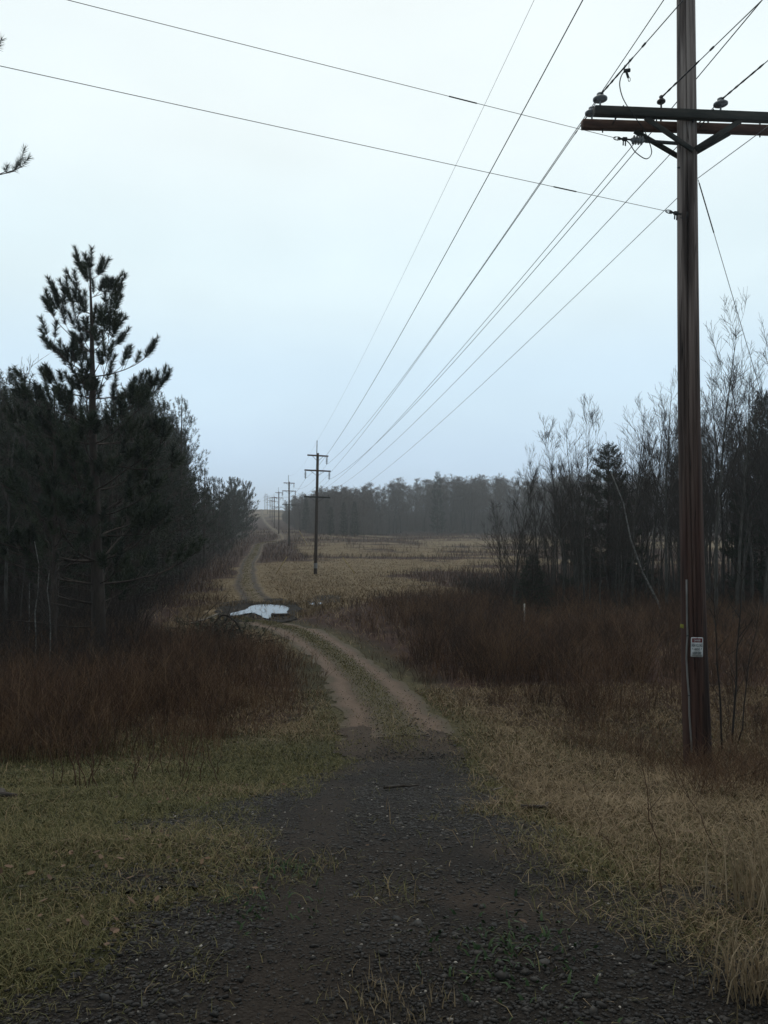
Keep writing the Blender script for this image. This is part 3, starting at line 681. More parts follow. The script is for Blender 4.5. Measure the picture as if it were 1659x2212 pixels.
def stems(x, y, hgt, wid, rnd, twigs=3, z0=0.0, spread=.28, ln=None):
    N = len(x); z = h(x, y) + z0 - .02
    if ln is None: ln = rng.normal(0, spread, (N, 2))*.6
    p0 = np.stack([x, y, z], -1)
    pm = p0 + np.stack([ln[:, 0]*hgt*.35, ln[:, 1]*hgt*.35, hgt*.55], -1)
    p1 = p0 + np.stack([ln[:, 0]*hgt, ln[:, 1]*hgt, hgt], -1)
    S = [np.column_stack([p0, pm, wid, wid*.8]), np.column_stack([pm, p1, wid*.8, wid*.35])]
    rr = [rnd, rnd]
    for k in range(twigs):
        f = .25 + .6*rng.random(N); q = np.where((f < .55)[:, None], p0 + (pm-p0)*(f/.55)[:, None], pm + (p1-pm)*((f-.55)/.45)[:, None])
        a = rng.random(N)*6.283; L = hgt*(.18 + .30*rng.random(N))*(1.15 - .5*f); sl = .35 + .6*rng.random(N)
        e = q + np.stack([np.cos(a)*L*sl, np.sin(a)*L*sl, L*(1.05 - .5*sl)], -1)
        S.append(np.column_stack([q, e, wid*.55, wid*.25])); rr.append(np.clip(rnd + .08 + .14*rng.normal(size=N), 0, 1))
    return np.concatenate(S), np.concatenate(rr)

# russet brush both sides of the track
b = MB()
cx_, cy_ = wedge(30000, 9.5, 46, 2, .56)
k = in_brush(cx_ + rng.normal(0, .3, len(cx_)), cy_ + rng.normal(0, .45, len(cx_))) & ~in_track(cx_, cy_, .8) & ~in_gravel(cx_, cy_); cx_, cy_ = cx_[k], cy_[k]
den = fbm(cx_*.45, cy_*.45, 121); gap = fbm(cx_*.25, cy_*.3, 111)
k = rng.random(len(cx_)) < np.clip((den - .24)*2.4, .05, 1)*np.where(gap > .54, .35, 1)*.40*(.22 + .78*smooth(0, 2.0, np.minimum(pdist(cx_, cy_, BRUSHL + BRUSHL[:1])[0], pdist(cx_, cy_, BRUSHR + BRUSHR[:1])[0]))); cx_, cy_ = cx_[k], cy_[k]
nc = len(cx_); per = 9
bd = np.minimum(pdist(cx_, cy_, BRUSHL + BRUSHL[:1])[0], pdist(cx_, cy_, BRUSHR + BRUSHR[:1])[0])
ch = (.32 + .68*smooth(0, 2.4, bd))*(.55 + .75*rng.random(nc)**1.2)*(.6 + .75*fbm(cx_*.4, cy_*.4, 123))
cr_ = .10 + .95*rng.random(nc)**1.4 + .55*(fbm(cx_*.3, cy_*.3, 125) - .45) + .18*smooth(-4.5, -1.2, cx_)*(cx_ < 0)
off = rng.normal(0, .10, (nc, per, 2)); lean = off*2.6 + rng.normal(0, .14, (nc, per, 2))
xa = (cx_[:, None] + off[..., 0]).ravel(); ya = (cy_[:, None] + off[..., 1]).ravel(); n = len(xa)
hg = (ch[:, None]*(.55 + .6*rng.random((nc, per)))).ravel()
S, rr = stems(xa, ya, hg, .0014 + .00012*ya + .0012*rng.random(n)**3, np.clip(np.repeat(cr_, per) + .10*rng.normal(size=n), 0, 1), 5, ln=lean.reshape(-1, 2))
b.segs(S, 3, rr)
# a few taller bare whips stand out of it
k = rng.random(nc) < .035; xa, ya = cx_[k], cy_[k]; n = len(xa)
S, rr = stems(xa, ya, ch[k]*(1.25 + .6*rng.random(n)), .0022 + .00014*ya, .25*rng.random(n), 7, spread=.3); b.segs(S, 3, rr)
n = nc*per
print('brush', n)
# low russet patches through the marsh
xa, ya = wedge(60000, 40, 290, 2, .56); k = (rng.random(len(xa)) < russet_w(xa, ya)*.8) & (xa > left_edge(ya) - 1) & ~in_track(xa, ya, 1.2)
xa, ya = xa[k], ya[k]; n = len(xa)
S, rr = stems(xa, ya, (.3 + .55*rng.random(n))*(.6 + .8*fbm(xa*.1, ya*.2, 127)), .002 + .00018*ya, np.clip(.1 + .7*rng.random(n)**1.4, 0, 1), 2, spread=.5)
b.segs(S, 3, rr)
tag(b.build('russet_brush', M['russet']), 'reddish brown leafless brush beside the track and in the marsh', 'brush', kind='stuff')
# low shrub around the foot of the near pole
b = MB(); xa = rng.random(16000)*7 + 2; ya = rng.random(16000)*8 + 6; k = pip(*wob(xa, ya, .8, .4), SHRUBR) & (rng.random(16000) < 1.5*(fbm(xa*1.3, ya*1.3, 151) - .2)) & (np.hypot(xa - 4.1, (ya - 9.9)*.8) > .62); xa, ya = xa[k], ya[k]; n = len(xa)
S, rr = stems(xa, ya, (.18 + .36*rng.random(n))*(.5 + fbm(xa, ya, 152)), .0018 + 0*xa, np.clip(.25 + .7*rng.random(n), 0, 1), 4, spread=.8); b.segs(S, 3, rr)
tag(b.build('russet_brush', M['russet']), 'low twiggy russet brush in front of the near pole', 'brush', kind='stuff')
# dark understorey in the woods on both sides
b = MB()
xa, ya = wedge(30000, 15, 150, 4, .60); k = (xa < left_edge(ya) + .4); xa, ya = xa[k], ya[k]; n = len(xa)
S, rr = stems(xa, ya, (.7 + 1.6*rng.random(n))*np.where(ya < 20, .7, 1), .003 + .00016*ya, rng.random(n)**1.5, 5, spread=.6); b.segs(S, 3, rr)
xa = 5 + rng.random(4200)*24; ya = 35 + rng.random(4200)*24; k = xa < .6*ya; xa, ya = xa[k], ya[k]; n = len(xa)
S, rr = stems(xa, ya, .4 + 1.3*rng.random(n)**1.5, .003 + .00012*ya, rng.random(n)**1.5, 5, spread=.6); b.segs(S, 3, rr)
tag(b.build('undergrowth', M['under']), 'dark leafless undergrowth beneath the trees', 'undergrowth', kind='stuff')

# ------------------------------------------------------------------ trees
def interp_path(P, t):
    P = np.asarray(P); i = np.clip(t*(len(P)-1), 0, len(P)-1.001); k = int(i); f = i-k
    return P[k]*(1-f) + P[k+1]*f
def tufts(b, C, A, L, nn, nl, nw, rndb):
    """bottle-brush clusters: centre base C, axis A, length L, nn needles each"""
    N = len(C); A = A/np.linalg.norm(A, axis=1, keepdims=True)
    ref = np.where(np.abs(A[:, 2:3]) > .9, [[1., 0, 0]], [[0., 0, 1]]); u = np.cross(A, ref); u /= np.linalg.norm(u, axis=1, keepdims=True); w = np.cross(A, u)
    s = rng.random((N, nn)); th = rng.random((N, nn))*6.283
    rad = np.cos(th)[..., None]*u[:, None] + np.sin(th)[..., None]*w[:, None]
    base = C[:, None] + A[:, None]*(s*L[:, None])[..., None]
    spread = (1.15 - .60*s + .3*(rng.random((N, nn)) - .5))[..., None]
    d = A[:, None]*(1 - .35*spread) + rad*spread; d /= np.linalg.norm(d, axis=2, keepdims=True)
    ln = nl*(.75 + .4*rng.random((N, nn)))[..., None]
    side = np.cross(d, rng.normal(size=(N, nn, 3))); side /= np.linalg.norm(side, axis=2, keepdims=True)
    v = np.stack([base - side*nw, base + side*nw, base + d*ln], 2).reshape(-1, 3)
    b.add(v, None, np.arange(N*nn*3).reshape(-1, 3), np.repeat(np.clip(np.repeat(rndb, nn) + .25*(rng.random(N*nn) - .5), 0, 1), 3))

def pine_meshes(H, seed, prof, dens=1.0, nn=46, nl=.15, nw=.0035, tl=.38, r0=.13, low=.12, rise=.45, bare_low=.3, twist=.0, step=.5):
    """returns trunk MB and crown MBs (limbs, needles) of a whorled pine"""
    global rng
    rng = np.random.default_rng(seed)
    n = 24; zz = np.linspace(0, H, n)
    wx = np.cumsum(rng.normal(0, .012, n))*H/11; wy = np.cumsum(rng.normal(0, .012, n))*H/11
    T = np.column_stack([wx - wx[0], wy - wy[0], zz]); rad = r0*(1 - zz/H)**.85 + .012
    rad[0] *= 1.35
    tr = MB(); tr.tube(T, rad, 9)
    S = []; C = []; A = []; Lt = []; Rb = []
    z = H*low; ph = rng.random()*6
    while z < H*.985:
        f = z/H; bl = float(np.interp(1-f, prof[0], prof[1])); nb = int(rng.integers(4, 7))
        ph += .6 + rng.random()
        for k in range(nb):
            if f < bare_low and rng.random() < .35: continue
            a = ph + k*6.283/nb + rng.normal(0, .18); L = bl*(.65 + .5*rng.random())
            el = rise*(.25 + 1.25*f) + rng.normal(0, .10)
            p0 = interp_path(T, min(.999, z/H)); m = max(4, int(L/.28)); pts = [p0]; e = el - .15; aa = a
            for q in range(m):
                e += .5/m + rng.normal(0, .07); aa += rng.normal(0, .09)
                pts.append(pts[-1] + L/m*np.array([math.cos(aa)*math.cos(e), math.sin(aa)*math.cos(e), math.sin(e)]))
            rb = .006 + .010*L*(1.1 - f*.5)
            for q in range(m): S.append([*pts[q], *pts[q+1], rb*(1 - q/m*.75), rb*(1 - (q+1)/m*.75)])
            dead = f < bare_low and rng.random() < (bare_low - f)/bare_low*1.3
            if dead: continue
            d = pts[-1]-pts[-2]; C.append(pts[-1] - d*.3); A.append(d/np.linalg.norm(d) + [0, 0, .55]); Lt.append(tl*(.8+.4*rng.random())); Rb.append(rng.random())
            ns = int((L/.26)*dens*(1.25 if f < .75 else 1))
            for q in range(ns):
                t = .30 + .68*rng.random(); p = interp_path(pts, t); sd = 1 if q % 2 else -1
                ang = aa + sd*(.45 + .55*rng.random()); l2 = (.15 + .42*(1-t)*L*.6 + .12*rng.random())*min(1, L)
                e2 = el + .25 + .5*rng.random()
                q1 = p + l2*np.array([math.cos(ang)*math.cos(e2), math.sin(ang)*math.cos(e2), math.sin(e2)])
                S.append([*p, *q1, rb*.45, .004])
                C.append(q1 - (q1-p)*.25); A.append((q1-p)/np.linalg.norm(q1-p) + [0, 0, .7 + .5*rng.random()]); Lt.append(tl*(.6+.5*rng.random())); Rb.append(rng.random())
        z += step*(.8 + .4*rng.random())*(1 if f < .8 else .75)
    tip = T[-1]; C.append(tip - [0, 0, .15]); A.append(np.array([0, 0, 1.])); Lt.append(tl*1.2); Rb.append(.4)
    lim = MB(); lim.segs(S, 4)
    nd = MB(); tufts(nd, np.array(C), np.array(A), np.array(Lt), nn, nl, nw, np.array(Rb))
    return tr, lim, nd
def make_pine(name, label, H, seed, prof, loc, group=None, nm='needle', **kw):
    tr, lim, nd = pine_meshes(H, seed, prof, **kw)
    o = thing(name, label, 'pine tree', loc, group)
    tr.v += lim.v; tr.r += lim.r; tr.q += [q_ + tr.n for q_ in lim.q]
    t = tr.build('trunk', M['bark_pine'], o); nd.build('crown', M[nm], o)
    return o

def bare_segs(H, seed, r0, levels=4, nb=(16, 6, 5, 3), first=.22, up=.75, twr=.0045, kink=.10, minlen=.14, lfac=.30):
    rg = np.random.default_rng(seed); trunk = []; crown = []
    n = 20; P = [np.zeros(3)]; d = np.array([0, 0, 1.])
    for i in range(n):
        d = d + np.append(rg.normal(0, .028, 2), 0); d[2] = max(d[2], .5); d /= np.linalg.norm(d); P.append(P[-1] + d*H/n)
    P = np.array(P); rad = np.maximum(r0*(1 - np.arange(n+1)/n)**.9, twr); rad[0] *= 1.25
    def grow(p0, d, L, r, lev):
        m = max(2, min(7, int(L/.22))); p = p0.copy(); pts = [p.copy()]
        for i in range(m):
            d = d + rg.normal(0, kink, 3) + np.array([0, 0, .035]); d = d/np.linalg.norm(d)
            q = p + d*L/m
            ra = max(r*(1 - .72*i/m), twr); rb = max(r*(1 - .72*(i+1)/m), twr*.7)
            crown.append([*p, *q, ra, rb]); p = q; pts.append(p.copy())
        if lev >= levels: return
        for k in range(max(1, int(nb[lev]*(.6 + .7*rg.random())))):
            t = .18 + .8*rg.random(); pos = interp_path(pts, t)
            l2 = L*(.28 + .32*rg.random())*(1.15 - .55*t)
            if l2 < minlen: l2 = minlen*(.7 + .6*rg.random())
            s = rg.normal(size=3); s -= s.dot(d)*d; s /= np.linalg.norm(s) + 1e-9
            an = .35 + .40*rg.random(); d2 = d*math.cos(an) + s*math.sin(an) + np.array([0, 0, .18])
            grow(pos, d2/np.linalg.norm(d2), l2, max(r*(1-.6*t)*.5, twr), lev+1)
    for k in range(int(nb[0]*(.85 + .3*rg.random()))):
        t = first + (1-first)*.96*((k + rg.random())/nb[0])**1.25; t = min(t, .96)
        a = k*2.4 + rg.normal(0, .4); an = up - .35*t + rg.normal(0, .12)
        dd = np.array([math.cos(a)*math.sin(an), math.sin(a)*math.sin(an), math.cos(an)])
        L = H*(lfac*(1.12 - t)**.8 + .03)*(.55 + .7*rg.random())
        rr = float(np.interp(t*n, np.arange(n+1), rad))
        grow(interp_path(P, t), dd, L, max(rr*.5, twr), 1)
    return P, rad, np.array(crown)
def make_bare(name, label, H, seed, r0, loc, group=None, bark='bark_bare', twig='twig', sides=3, **kw):
    P, rad, S = bare_segs(H, seed, r0, **kw)
    o = thing(name, label, 'bare tree', loc, group)
    t = MB(); t.tube(P, rad, 7); t.build('trunk', M[bark], o, smooth=True)
    c = MB(); c.segs(S, sides, None); c.build('crown', M[twig], o)
    return o, len(S)

def ground_pt(px, d):
    x = (px - CX)/FOC*d; return Vector((x, d, float(h(x, d)) - .05))
def top_h(px, ytop, d):
    return at(px, ytop, d).z - ground_pt(px, d).z

# the big young pine left of the track
PROF = ([0, .05, .12, .22, .34, .5, .7, .88, 1], [.35, .65, 1.0, 1.5, 2.0, 2.4, 2.7, 2.4, 1.7])
bp = ground_pt(214, 21)
big = make_pine('pine_tree', 'tall dark pine standing alone above the brush, its crown highest against the sky', top_h(190, 592, 21), 12, PROF, bp, nn=190, nl=.165, nw=.0075, tl=.44, r0=.19, low=.10, rise=.30, bare_low=.20, step=.60, dens=.85)
big.rotation_euler = (R(0.0), R(-1.6), R(20))
yp = ground_pt(118, 19.5)
make_pine('pine_tree', 'slim young pine just left of the tallest pine, with sparse upright tufts', top_h(100, 850, 19.5), 23, ([0, .1, .3, .6, 1], [.2, .5, 1.0, 1.5, 1.2]), yp, nn=90, nl=.155, nw=.0062, tl=.44, r0=.075, low=.25, rise=.6, bare_low=.45, step=.6, dens=.6)
# pine outside the frame whose branch tips reach in
op = Vector((-9.0, 14.2, float(h(-9.0, 14.2)) - .05))
make_pine('pine_tree', 'tall pine at the left edge of the photo with only its branch tips showing', 15.9, 31, ([0, .1, .25, .5, .8, 1], [.4, 1.0, 1.9, 2.3, 2.4, 2.4]), op, nn=80, nl=.13, nw=.005, tl=.3, r0=.17, low=.545, rise=.25, bare_low=.3, step=.7, dens=.6)

# pine sources of the wood behind, then the wood itself
def contour(px): return np.interp(px, [-300, 0, 60, 110, 150, 250, 320, 345, 385, 405, 445, 470, 500, 530, 550, 562], [760, 800, 815, 850, 880, 850, 815, 840, 920, 1005, 1028, 1030, 1034, 1040, 1062, 1095])
PK = dict(nn=24, nl=.20, nw=.013, tl=.46, r0=.16, low=.22, step=.62, bare_low=.35, nm='needle_far')
P2 = ([0, .06, .15, .3, .5, .75, 1], [.3, .7, 1.2, 1.9, 2.4, 2.6, 1.8])
P3 = ([0, .06, .2, .45, .75, 1], [.25, .6, 1.3, 2.1, 2.6, 2.3])
gp = lambda px, d: ground_pt(px, d)
named = [make_pine('pine_tree', 'open-crowned pine with long right-hand boughs, first pine right of the tallest one against the sky', top_h(395, 866, 60), 41, P2, gp(392, 60), dens=.75, **PK),
         make_pine('pine_tree', 'broad pine whose tufted crown fills the gap between the tallest pine and the open-crowned one', top_h(322, 812, 46), 42, P2, gp(322, 46), dens=.8, **PK)]
srcs = named + [make_pine('pine_tree', 'dense dark pine at the corridor edge, top just right of the open-crowned pine', top_h(450, 1022, 84), 43, P3, gp(442, 84), dens=1.0, rise=.5, **{**PK, 'low': .06, 'bare_low': .1}),
         make_pine('pine_tree', 'rounded pine ending the left wood where the corridor opens', top_h(538, 1050, 190), 44, ([0, .05, .2, .5, 1], [.8, 1.6, 2.8, 3.6, 3.4]), gp(532, 190), dens=.9, rise=.5, **{**PK, 'low': .05, 'bare_low': .06, 'nw': .02, 'tl': .6, 'nl': .24})]
srcH = [top_h(395, 866, 60), top_h(322, 812, 46), top_h(450, 1022, 84), top_h(538, 1050, 190)]
rng = np.random.default_rng(99)
LG = 'pines massed in the wood left of the track'
cnt = 0
for i in range(1100):
    d = float(np.exp(rng.random()*(math.log(250) - math.log(26)) + math.log(26)))
    x = float(left_edge(d)) - .6 - abs(rng.normal(0, 1))*(3.2 + .13*d)
    px = CX + FOC*x/d
    if px < -130 or px > 556: continue
    yt = float(contour(px)) + 8 + 150*rng.random()**1.8
    H = float(top_h(px, yt, d))
    H = min(H, 17 + 2*rng.random())
    if H < 3.5: continue
    k = 2 if (px > 430 or rng.random() < .45) else int(rng.integers(0, 2))
    if px > 500 and rng.random() < .5: k = 3
    s = H/srcH[k]
    w = max(s, .55)*(.85 + .3*rng.random())*(1.25 if px < 300 else 1)
    dup(srcs[k], (x, d, float(h(x, d)) - .05), rng.random()*6.28, (w, w, s), 'dark pine massed among its neighbours in the wood left of the track', LG)
    cnt += 1
    if cnt >= 165: break
print('left pines', cnt)

# bare trees: sources
BK = dict(levels=3, nb=(19, 8, 4), kink=.055, minlen=.34, lfac=.32)
bs = []
for i, (px, yt, d, lab) in enumerate([
    (1262, 882, 38, 'tallest bare aspen of the clump left of the spruce, forked upright crown'),
    (1368, 852, 40, 'bare forked tree rising directly above and right of the small spruce'),
    (1545, 700, 33, 'tall bare tree just right of the near utility pole, straight dark stem'),
    (1108, 1010, 36, 'dark multi-twigged bare tree at the left end of the right-hand grove'),
    (1440, 800, 36, 'bare tree with spreading twigs seen against the left side of the near pole')]):
    H = top_h(px, yt, d)
    o, ns = make_bare('bare_tree', lab, H, 60+i*3, .015 + .0068*H*(.8 if i != 3 else .7), ground_pt(px, d), up=.74 if i < 4 else .80, first=.38 if i != 3 else .2, twr=.0062, **BK)
    bs.append((o, H)); print('bare', i, ns)
def place(src, px, yt, d, lab, grp=None, w=1.0, rz=None):
    H = float(top_h(px, yt, d)); s = H/src[1]
    return dup(src[0], ground_pt(px, d), rng.random()*6.28 if rz is None else rz, (s*w, s*w, s), lab, grp)
place(bs[0], 1215, 930, 39, 'bare aspen left of the tallest aspen, crown leaning into it', w=1.1)
place(bs[1], 1240, 905, 43, 'slender pale bare tree between the two aspens of the left clump')
place(bs[2], 1163, 985, 37, 'thin straight bare tree with pale lower stem, second from the grove\'s left end', w=.8)
place(bs[0], 1410, 890, 42, 'bare tree with narrow crown between the forked tree and the near pole')
place(bs[1], 1345, 915, 45, 'bare tree behind the small spruce with fine pale twigs')
place(bs[4], 1590, 770, 35, 'bare tree with wide arching limbs, second right of the near pole')
place(bs[2], 1655, 730, 34, 'tall bare tree at the right edge of the photo')
place(bs[0], 1622, 800, 38, 'thick-twigged bare tree between the arching tree and the right-edge tree')
place(bs[1], 1560, 800, 41, 'bare tree behind the tall straight one right of the near pole')
RG = 'bare trees filling the right-hand grove'
for i in range(215):
    px = 1075 + rng.random()*650; d = 35 + rng.random()*26
    if px > 1700 and rng.random() < .5: continue
    lim = np.interp(px, [1080, 1160, 1200, 1300, 1330, 1400, 1450, 1500, 1660], [1050, 1000, 945, 970, 940, 910, 880, 830, 800])
    place(bs[int(rng.integers(0, 5))], px, lim + 30 + 190*rng.random(), d, 'dark bare tree filling the middle of the right-hand grove', RG, w=.6+.4*rng.random())
LB = 'bare trees in the left wood'
for i in range(18):
    d = 19 + 40*rng.random(); x = float(left_edge(d)) - .3 - abs(rng.normal(0, 1))*.22*d; px = CX + FOC*x/d
    if px < -60: continue
    place(bs[int(rng.integers(0, 5))], px, max(790, float(contour(px))) + 30 + 260*rng.random(), d, 'grey bare tree mixed among the pines of the left wood', LB, w=.9)
place(bs[4], 12, 770, 24, 'bare tree with thin twigs showing above the pines at the left edge')
# pale birches and the leaning trunk
def pale(name, label, pts, r, cat='birch'):
    o = thing(name, label, cat, pts[0])
    b = MB(); P = [Vector(p) - Vector(pts[0]) for p in pts]; b.tube(P, np.linspace(r, r*.4, len(P)), 7); b.build('trunk', M['bark_birch'], o, smooth=True)
    S = []; rg = np.random.default_rng(int(r*1e5) + len(pts))
    for k in range(26):
        t = .45 + .55*rg.random(); p = interp_path(np.array([tuple(q) for q in P]), t); a = rg.random()*6.28; L = .35 + .6*rg.random()
        e = p + L*np.array([math.cos(a)*.6, math.sin(a)*.6, .75]); S.append([*p, *e, r*.22, .004])
        for j in range(3):
            f = rg.random(); q = p + (e-p)*f; g_ = rg.normal(0, .18, 3) + [0, 0, .15]; S.append([*q, *(q+g_), .005, .003])
    c = MB(); c.segs(S, 3); c.build('crown', M['twig'], o)
    return o
def stemline(p, d, wig=.05):
    base = ground_pt(*p[0], ) if False else None
g0 = ground_pt(1438, 34.5)
pale('leaning_tree', 'pale thin trunk leaning left, its foot right of the white stake near the near pole', [g0, g0 + Vector((-.35, .1, .9)), g0 + Vector((-.95, .2, 2.1)), g0 + Vector((-1.45, .3, 3.6)), g0 + Vector((-1.75, .35, 5.2)), g0 + Vector((-2.3, .4, 6.6))], .055, 'tree')
for px, d, yt, r, lab in ((78, 18, 1170, .020, 'thin white-barked birch stem left of the tallest pine'), (107, 17, 1230, .018, 'pale birch stem with a crooked foot, between the white birch and the tallest pine'), (62, 22, 1150, .018, 'thinnest white birch stem, leftmost and farthest back of the three birches')):
    g_ = ground_pt(px, d); H = top_h(px, yt, d)
    pale('birch_tree', lab, [g_ + Vector((rng.normal(0, .012)*k, rng.normal(0, .02)*k, H*k/6)) for k in range(7)], r)

# spruces
SK = dict(nn=34, nl=.14, nw=.011, tl=.34, r0=.10, low=.04, step=.26, bare_low=.05, rise=.12, nm='needle_far')
SP = ([0, .05, .2, .5, .8, 1], [.12, .28, .7, 1.35, 1.9, 2.1])
Hs = top_h(1315, 962, 47)
spr = make_pine('spruce_tree', 'small dark conical spruce in the middle of the right-hand grove', Hs, 51, SP, ground_pt(1315, 47), dens=2.0, **SK)
dup(spr, ground_pt(1648, 40), 1.2, (1.0, 1.0, top_h(1648, 850, 40)/Hs), 'dark evergreen half hidden behind bare trees at the right edge of the photo')
dup(spr, ground_pt(1150, 37), 2.2, (.55, .55, top_h(1150, 1200, 37)/Hs), 'little dark evergreen low in the left end of the right-hand grove')
spr.scale = (1.35, 1.35, 1.0)
# far side of the marsh: sources small on screen, so twigs are coarser
fb = []
for i in range(4):
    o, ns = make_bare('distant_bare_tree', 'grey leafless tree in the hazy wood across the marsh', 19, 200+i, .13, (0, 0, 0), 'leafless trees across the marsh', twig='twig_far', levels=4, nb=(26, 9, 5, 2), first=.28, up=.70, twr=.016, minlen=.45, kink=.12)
    fb.append(o); print('far', ns)
FKI = dict(nn=16, nl=.34, nw=.035, tl=.7, r0=.16, low=.05, step=.8, bare_low=.06, nm='needle_far')
fc = make_pine('distant_conifer', 'dark spire-topped conifer standing tallest in the wood across the marsh', top_h(945, 1019, 282), 71, ([0, .05, .2, .5, .8, 1], [.3, .6, 1.3, 2.2, 2.9, 3.0]), ground_pt(945, 282), rise=.15, dens=.8, **FKI)
fcH = top_h(945, 1019, 282)
for px, yt, d, lab in ((715, 1095, 205, 'leftmost dark conifer of the group jutting into the marsh right of the second pole'), (742, 1085, 212, 'middle dark conifer of the group jutting into the marsh'), (766, 1083, 208, 'rightmost dark conifer of the group jutting into the marsh'), (815, 1062, 290, 'dark conifer in the far wood between the jutting group and the tallest spire'), (695, 1088, 232, 'dark conifer just right of the second pole behind the jutting group')):
    s = float(top_h(px, yt, d))/fcH; dup(fc, ground_pt(px, d), rng.random()*6, (s*1.05, s*1.05, s), lab)
FG = 'leafless trees across the marsh'; first = True; k = 0
def right_wood(x, y):
    e = xline(y) + np.interp(y, [200, 215, 260, 330, 600], [13, 9, 7.5, 7, 7])
    return x > e and (y > 292 + 6*math.sin(x*.08) or x < np.interp(y, [215, 292], [-9, 2]))
spots = []
while len(spots) < 300:
    y = 214 + 150*rng.random()**1.3 if rng.random() < .8 else 290 + 240*rng.random(); x = -70 + 215*rng.random()
    px = CX + FOC*x/y
    if px < 590 or px > 1560 or not right_wood(x, y): continue
    if any((x-a)**2 + (y-c)**2 < 3.2 for a, c in spots): continue
    spots.append((x, y))
for (x, y) in spots:
    src = fb[k % 4]; k += 1
    px = CX + FOC*x/y; yt = np.interp(px, [590, 640, 700, 790, 840, 900, 1000, 1060, 1560], [1092, 1074, 1062, 1053, 1047, 1043, 1036, 1033, 1030])
    H = float(at(px, yt + rng.normal(2, 5), y).z - h(x, y)); H = float(np.clip(H, 7, 23)); s = H/19
    if k <= 4: src.location = (x, y, float(h(x, y)) - .05); src.scale = (s*1.7, s*1.7, s)
    elif k % 13 == 7:
        s2 = H*.88/fcH; dup(fc, (x, y, float(h(x, y)) - .05), rng.random()*6, (s2*1.1, s2*1.1, s2), 'dark conifer mixed into the hazy wood across the marsh', 'conifers in the wood across the marsh')
    else: dup(src, (x, y, float(h(x, y)) - .05), rng.random()*6.28, (s*1.7, s*1.7, s))
# thicket that closes the far wood below its crowns
b = MB(); n = 60000
xa = -90 + 260*rng.random(n); ya = 216 + 190*rng.random(n)
ok = np.array([right_wood(a, c) for a, c in zip(xa, ya)]); xa, ya = xa[ok], ya[ok]; n = len(xa)
S, rr = stems(xa, ya, (2 + 8*rng.random(n)**1.3)*np.interp(CX + FOC*xa/ya, [600, 760], [.5, 1]), .03 + 0*xa, rng.random(n), 4, spread=.25); b.segs(S, 3, rr)
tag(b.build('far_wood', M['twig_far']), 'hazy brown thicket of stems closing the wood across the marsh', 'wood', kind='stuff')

# saplings and stalks
def sapling(name, label, base, H, seed, r=.012, lean=(0, 0), m='twig', cat='sapling', nbr=9, group=None):
    rg = np.random.default_rng(seed); o = thing(name, label, cat, base, group); S = []; P = [np.zeros(3)]
    for k in range(8): P.append(np.array([lean[0]*(k+1)/8 + rg.normal(0, .012), lean[1]*(k+1)/8 + rg.normal(0, .012), H*(k+1)/8]))
    b = MB(); b.tube(P, np.linspace(r, r*.3, 9), 6); b.build('stem', M[m], o)
    for k in range(nbr):
        t = .2 + .78*rg.random(); p = interp_path(P, t); a = rg.random()*6.28; L = H*(.1 + .25*rg.random())*(1.2-t)
        q = p + L*np.array([math.cos(a)*.55, math.sin(a)*.55, .8]); S.append([*p, *q, r*.4, r*.15])
        for j in range(2): f = .3+.6*rg.random(); u = p+(q-p)*f; S.append([*u, *(u + L*.35*np.array([rg.normal(0, .5), rg.normal(0, .5), .7])), r*.2, r*.1])
    c = MB(); c.segs(S, 4); c.build('crown', M[m], o)
    return o
def gz_(px, py):
    x, y = G(px, py); return Vector((x, y, float(h(x, y))))
sapling('sapling', 'dark sapling stem nearest the right side of the near pole', gz_(1560, 1622), 2.5, 1, .016, (-.12, 0), 'under')
sapling('sapling', 'forked dark sapling second to the right of the near pole', gz_(1580, 1618), 2.7, 2, .018, (.22, .1), 'under', nbr=16)
sapling('sapling', 'slanting thin sapling third to the right of the near pole', gz_(1592, 1612), 2.2, 3, .011, (.42, .1), 'under')
sapling('weed_stalk', 'tall thin dead weed stalk rising from the gravel edge on the right', gz_(1436, 1960), 1.0, 4, .0028, (-.1, .1), 'russet', 'weed stalk', 6)
sapling('weed_stalk', 'slanting dead weed stalk in the tan grass right of the tall one', gz_(1560, 1860), .62, 5, .0026, (-.3, .1), 'russet', 'weed stalk', 5)
sapling('weed_stalk', 'short dead weed stalk in the tan grass left of the tall one', gz_(1318, 1835), .36, 6, .0026, (-.14, 0), 'russet', 'weed stalk', 4)
for i in range(26):
    px = 60 + 420*rng.random(); py = 1668 + 40*rng.random()
    sapling('weed_stalk', 'thin bare stalk standing in front of the left brush', gz_(px, py), .35 + .5*rng.random(), 300+i, .005, (rng.normal(0, .14), 0), 'russet', 'weed stalk', 3, 'stalks in front of the left brush')

# tall straw clumps standing by themselves
def clump(label, px, py, n, sp, hh):
    c = gz_(px, py); b = MB(); a = rng.normal(0, sp, (n, 2))
    b.add(*blades(c.x + a[:, 0], c.y + a[:, 1], hh*(.5 + .6*rng.random(n)), np.full(n, .0028), .15 + .5*rng.random(n), np.clip(.5 + .5*rng.random(n), 0, 1)))
    o = b.build('grass_clump', M['straw'], loc=c); return tag(o, label, 'grass clump')
clump('tall tan grass clump at the right edge of the photo beside the gravel', 1680, 1975, 240, .13, .40)
clump('small tan grass tuft in the gravel at the bottom of the photo', 845, 2190, 170, .12, .085)
clump('ragged tan grass tuft at the bottom right corner', 1645, 2150, 260, .09, .2)

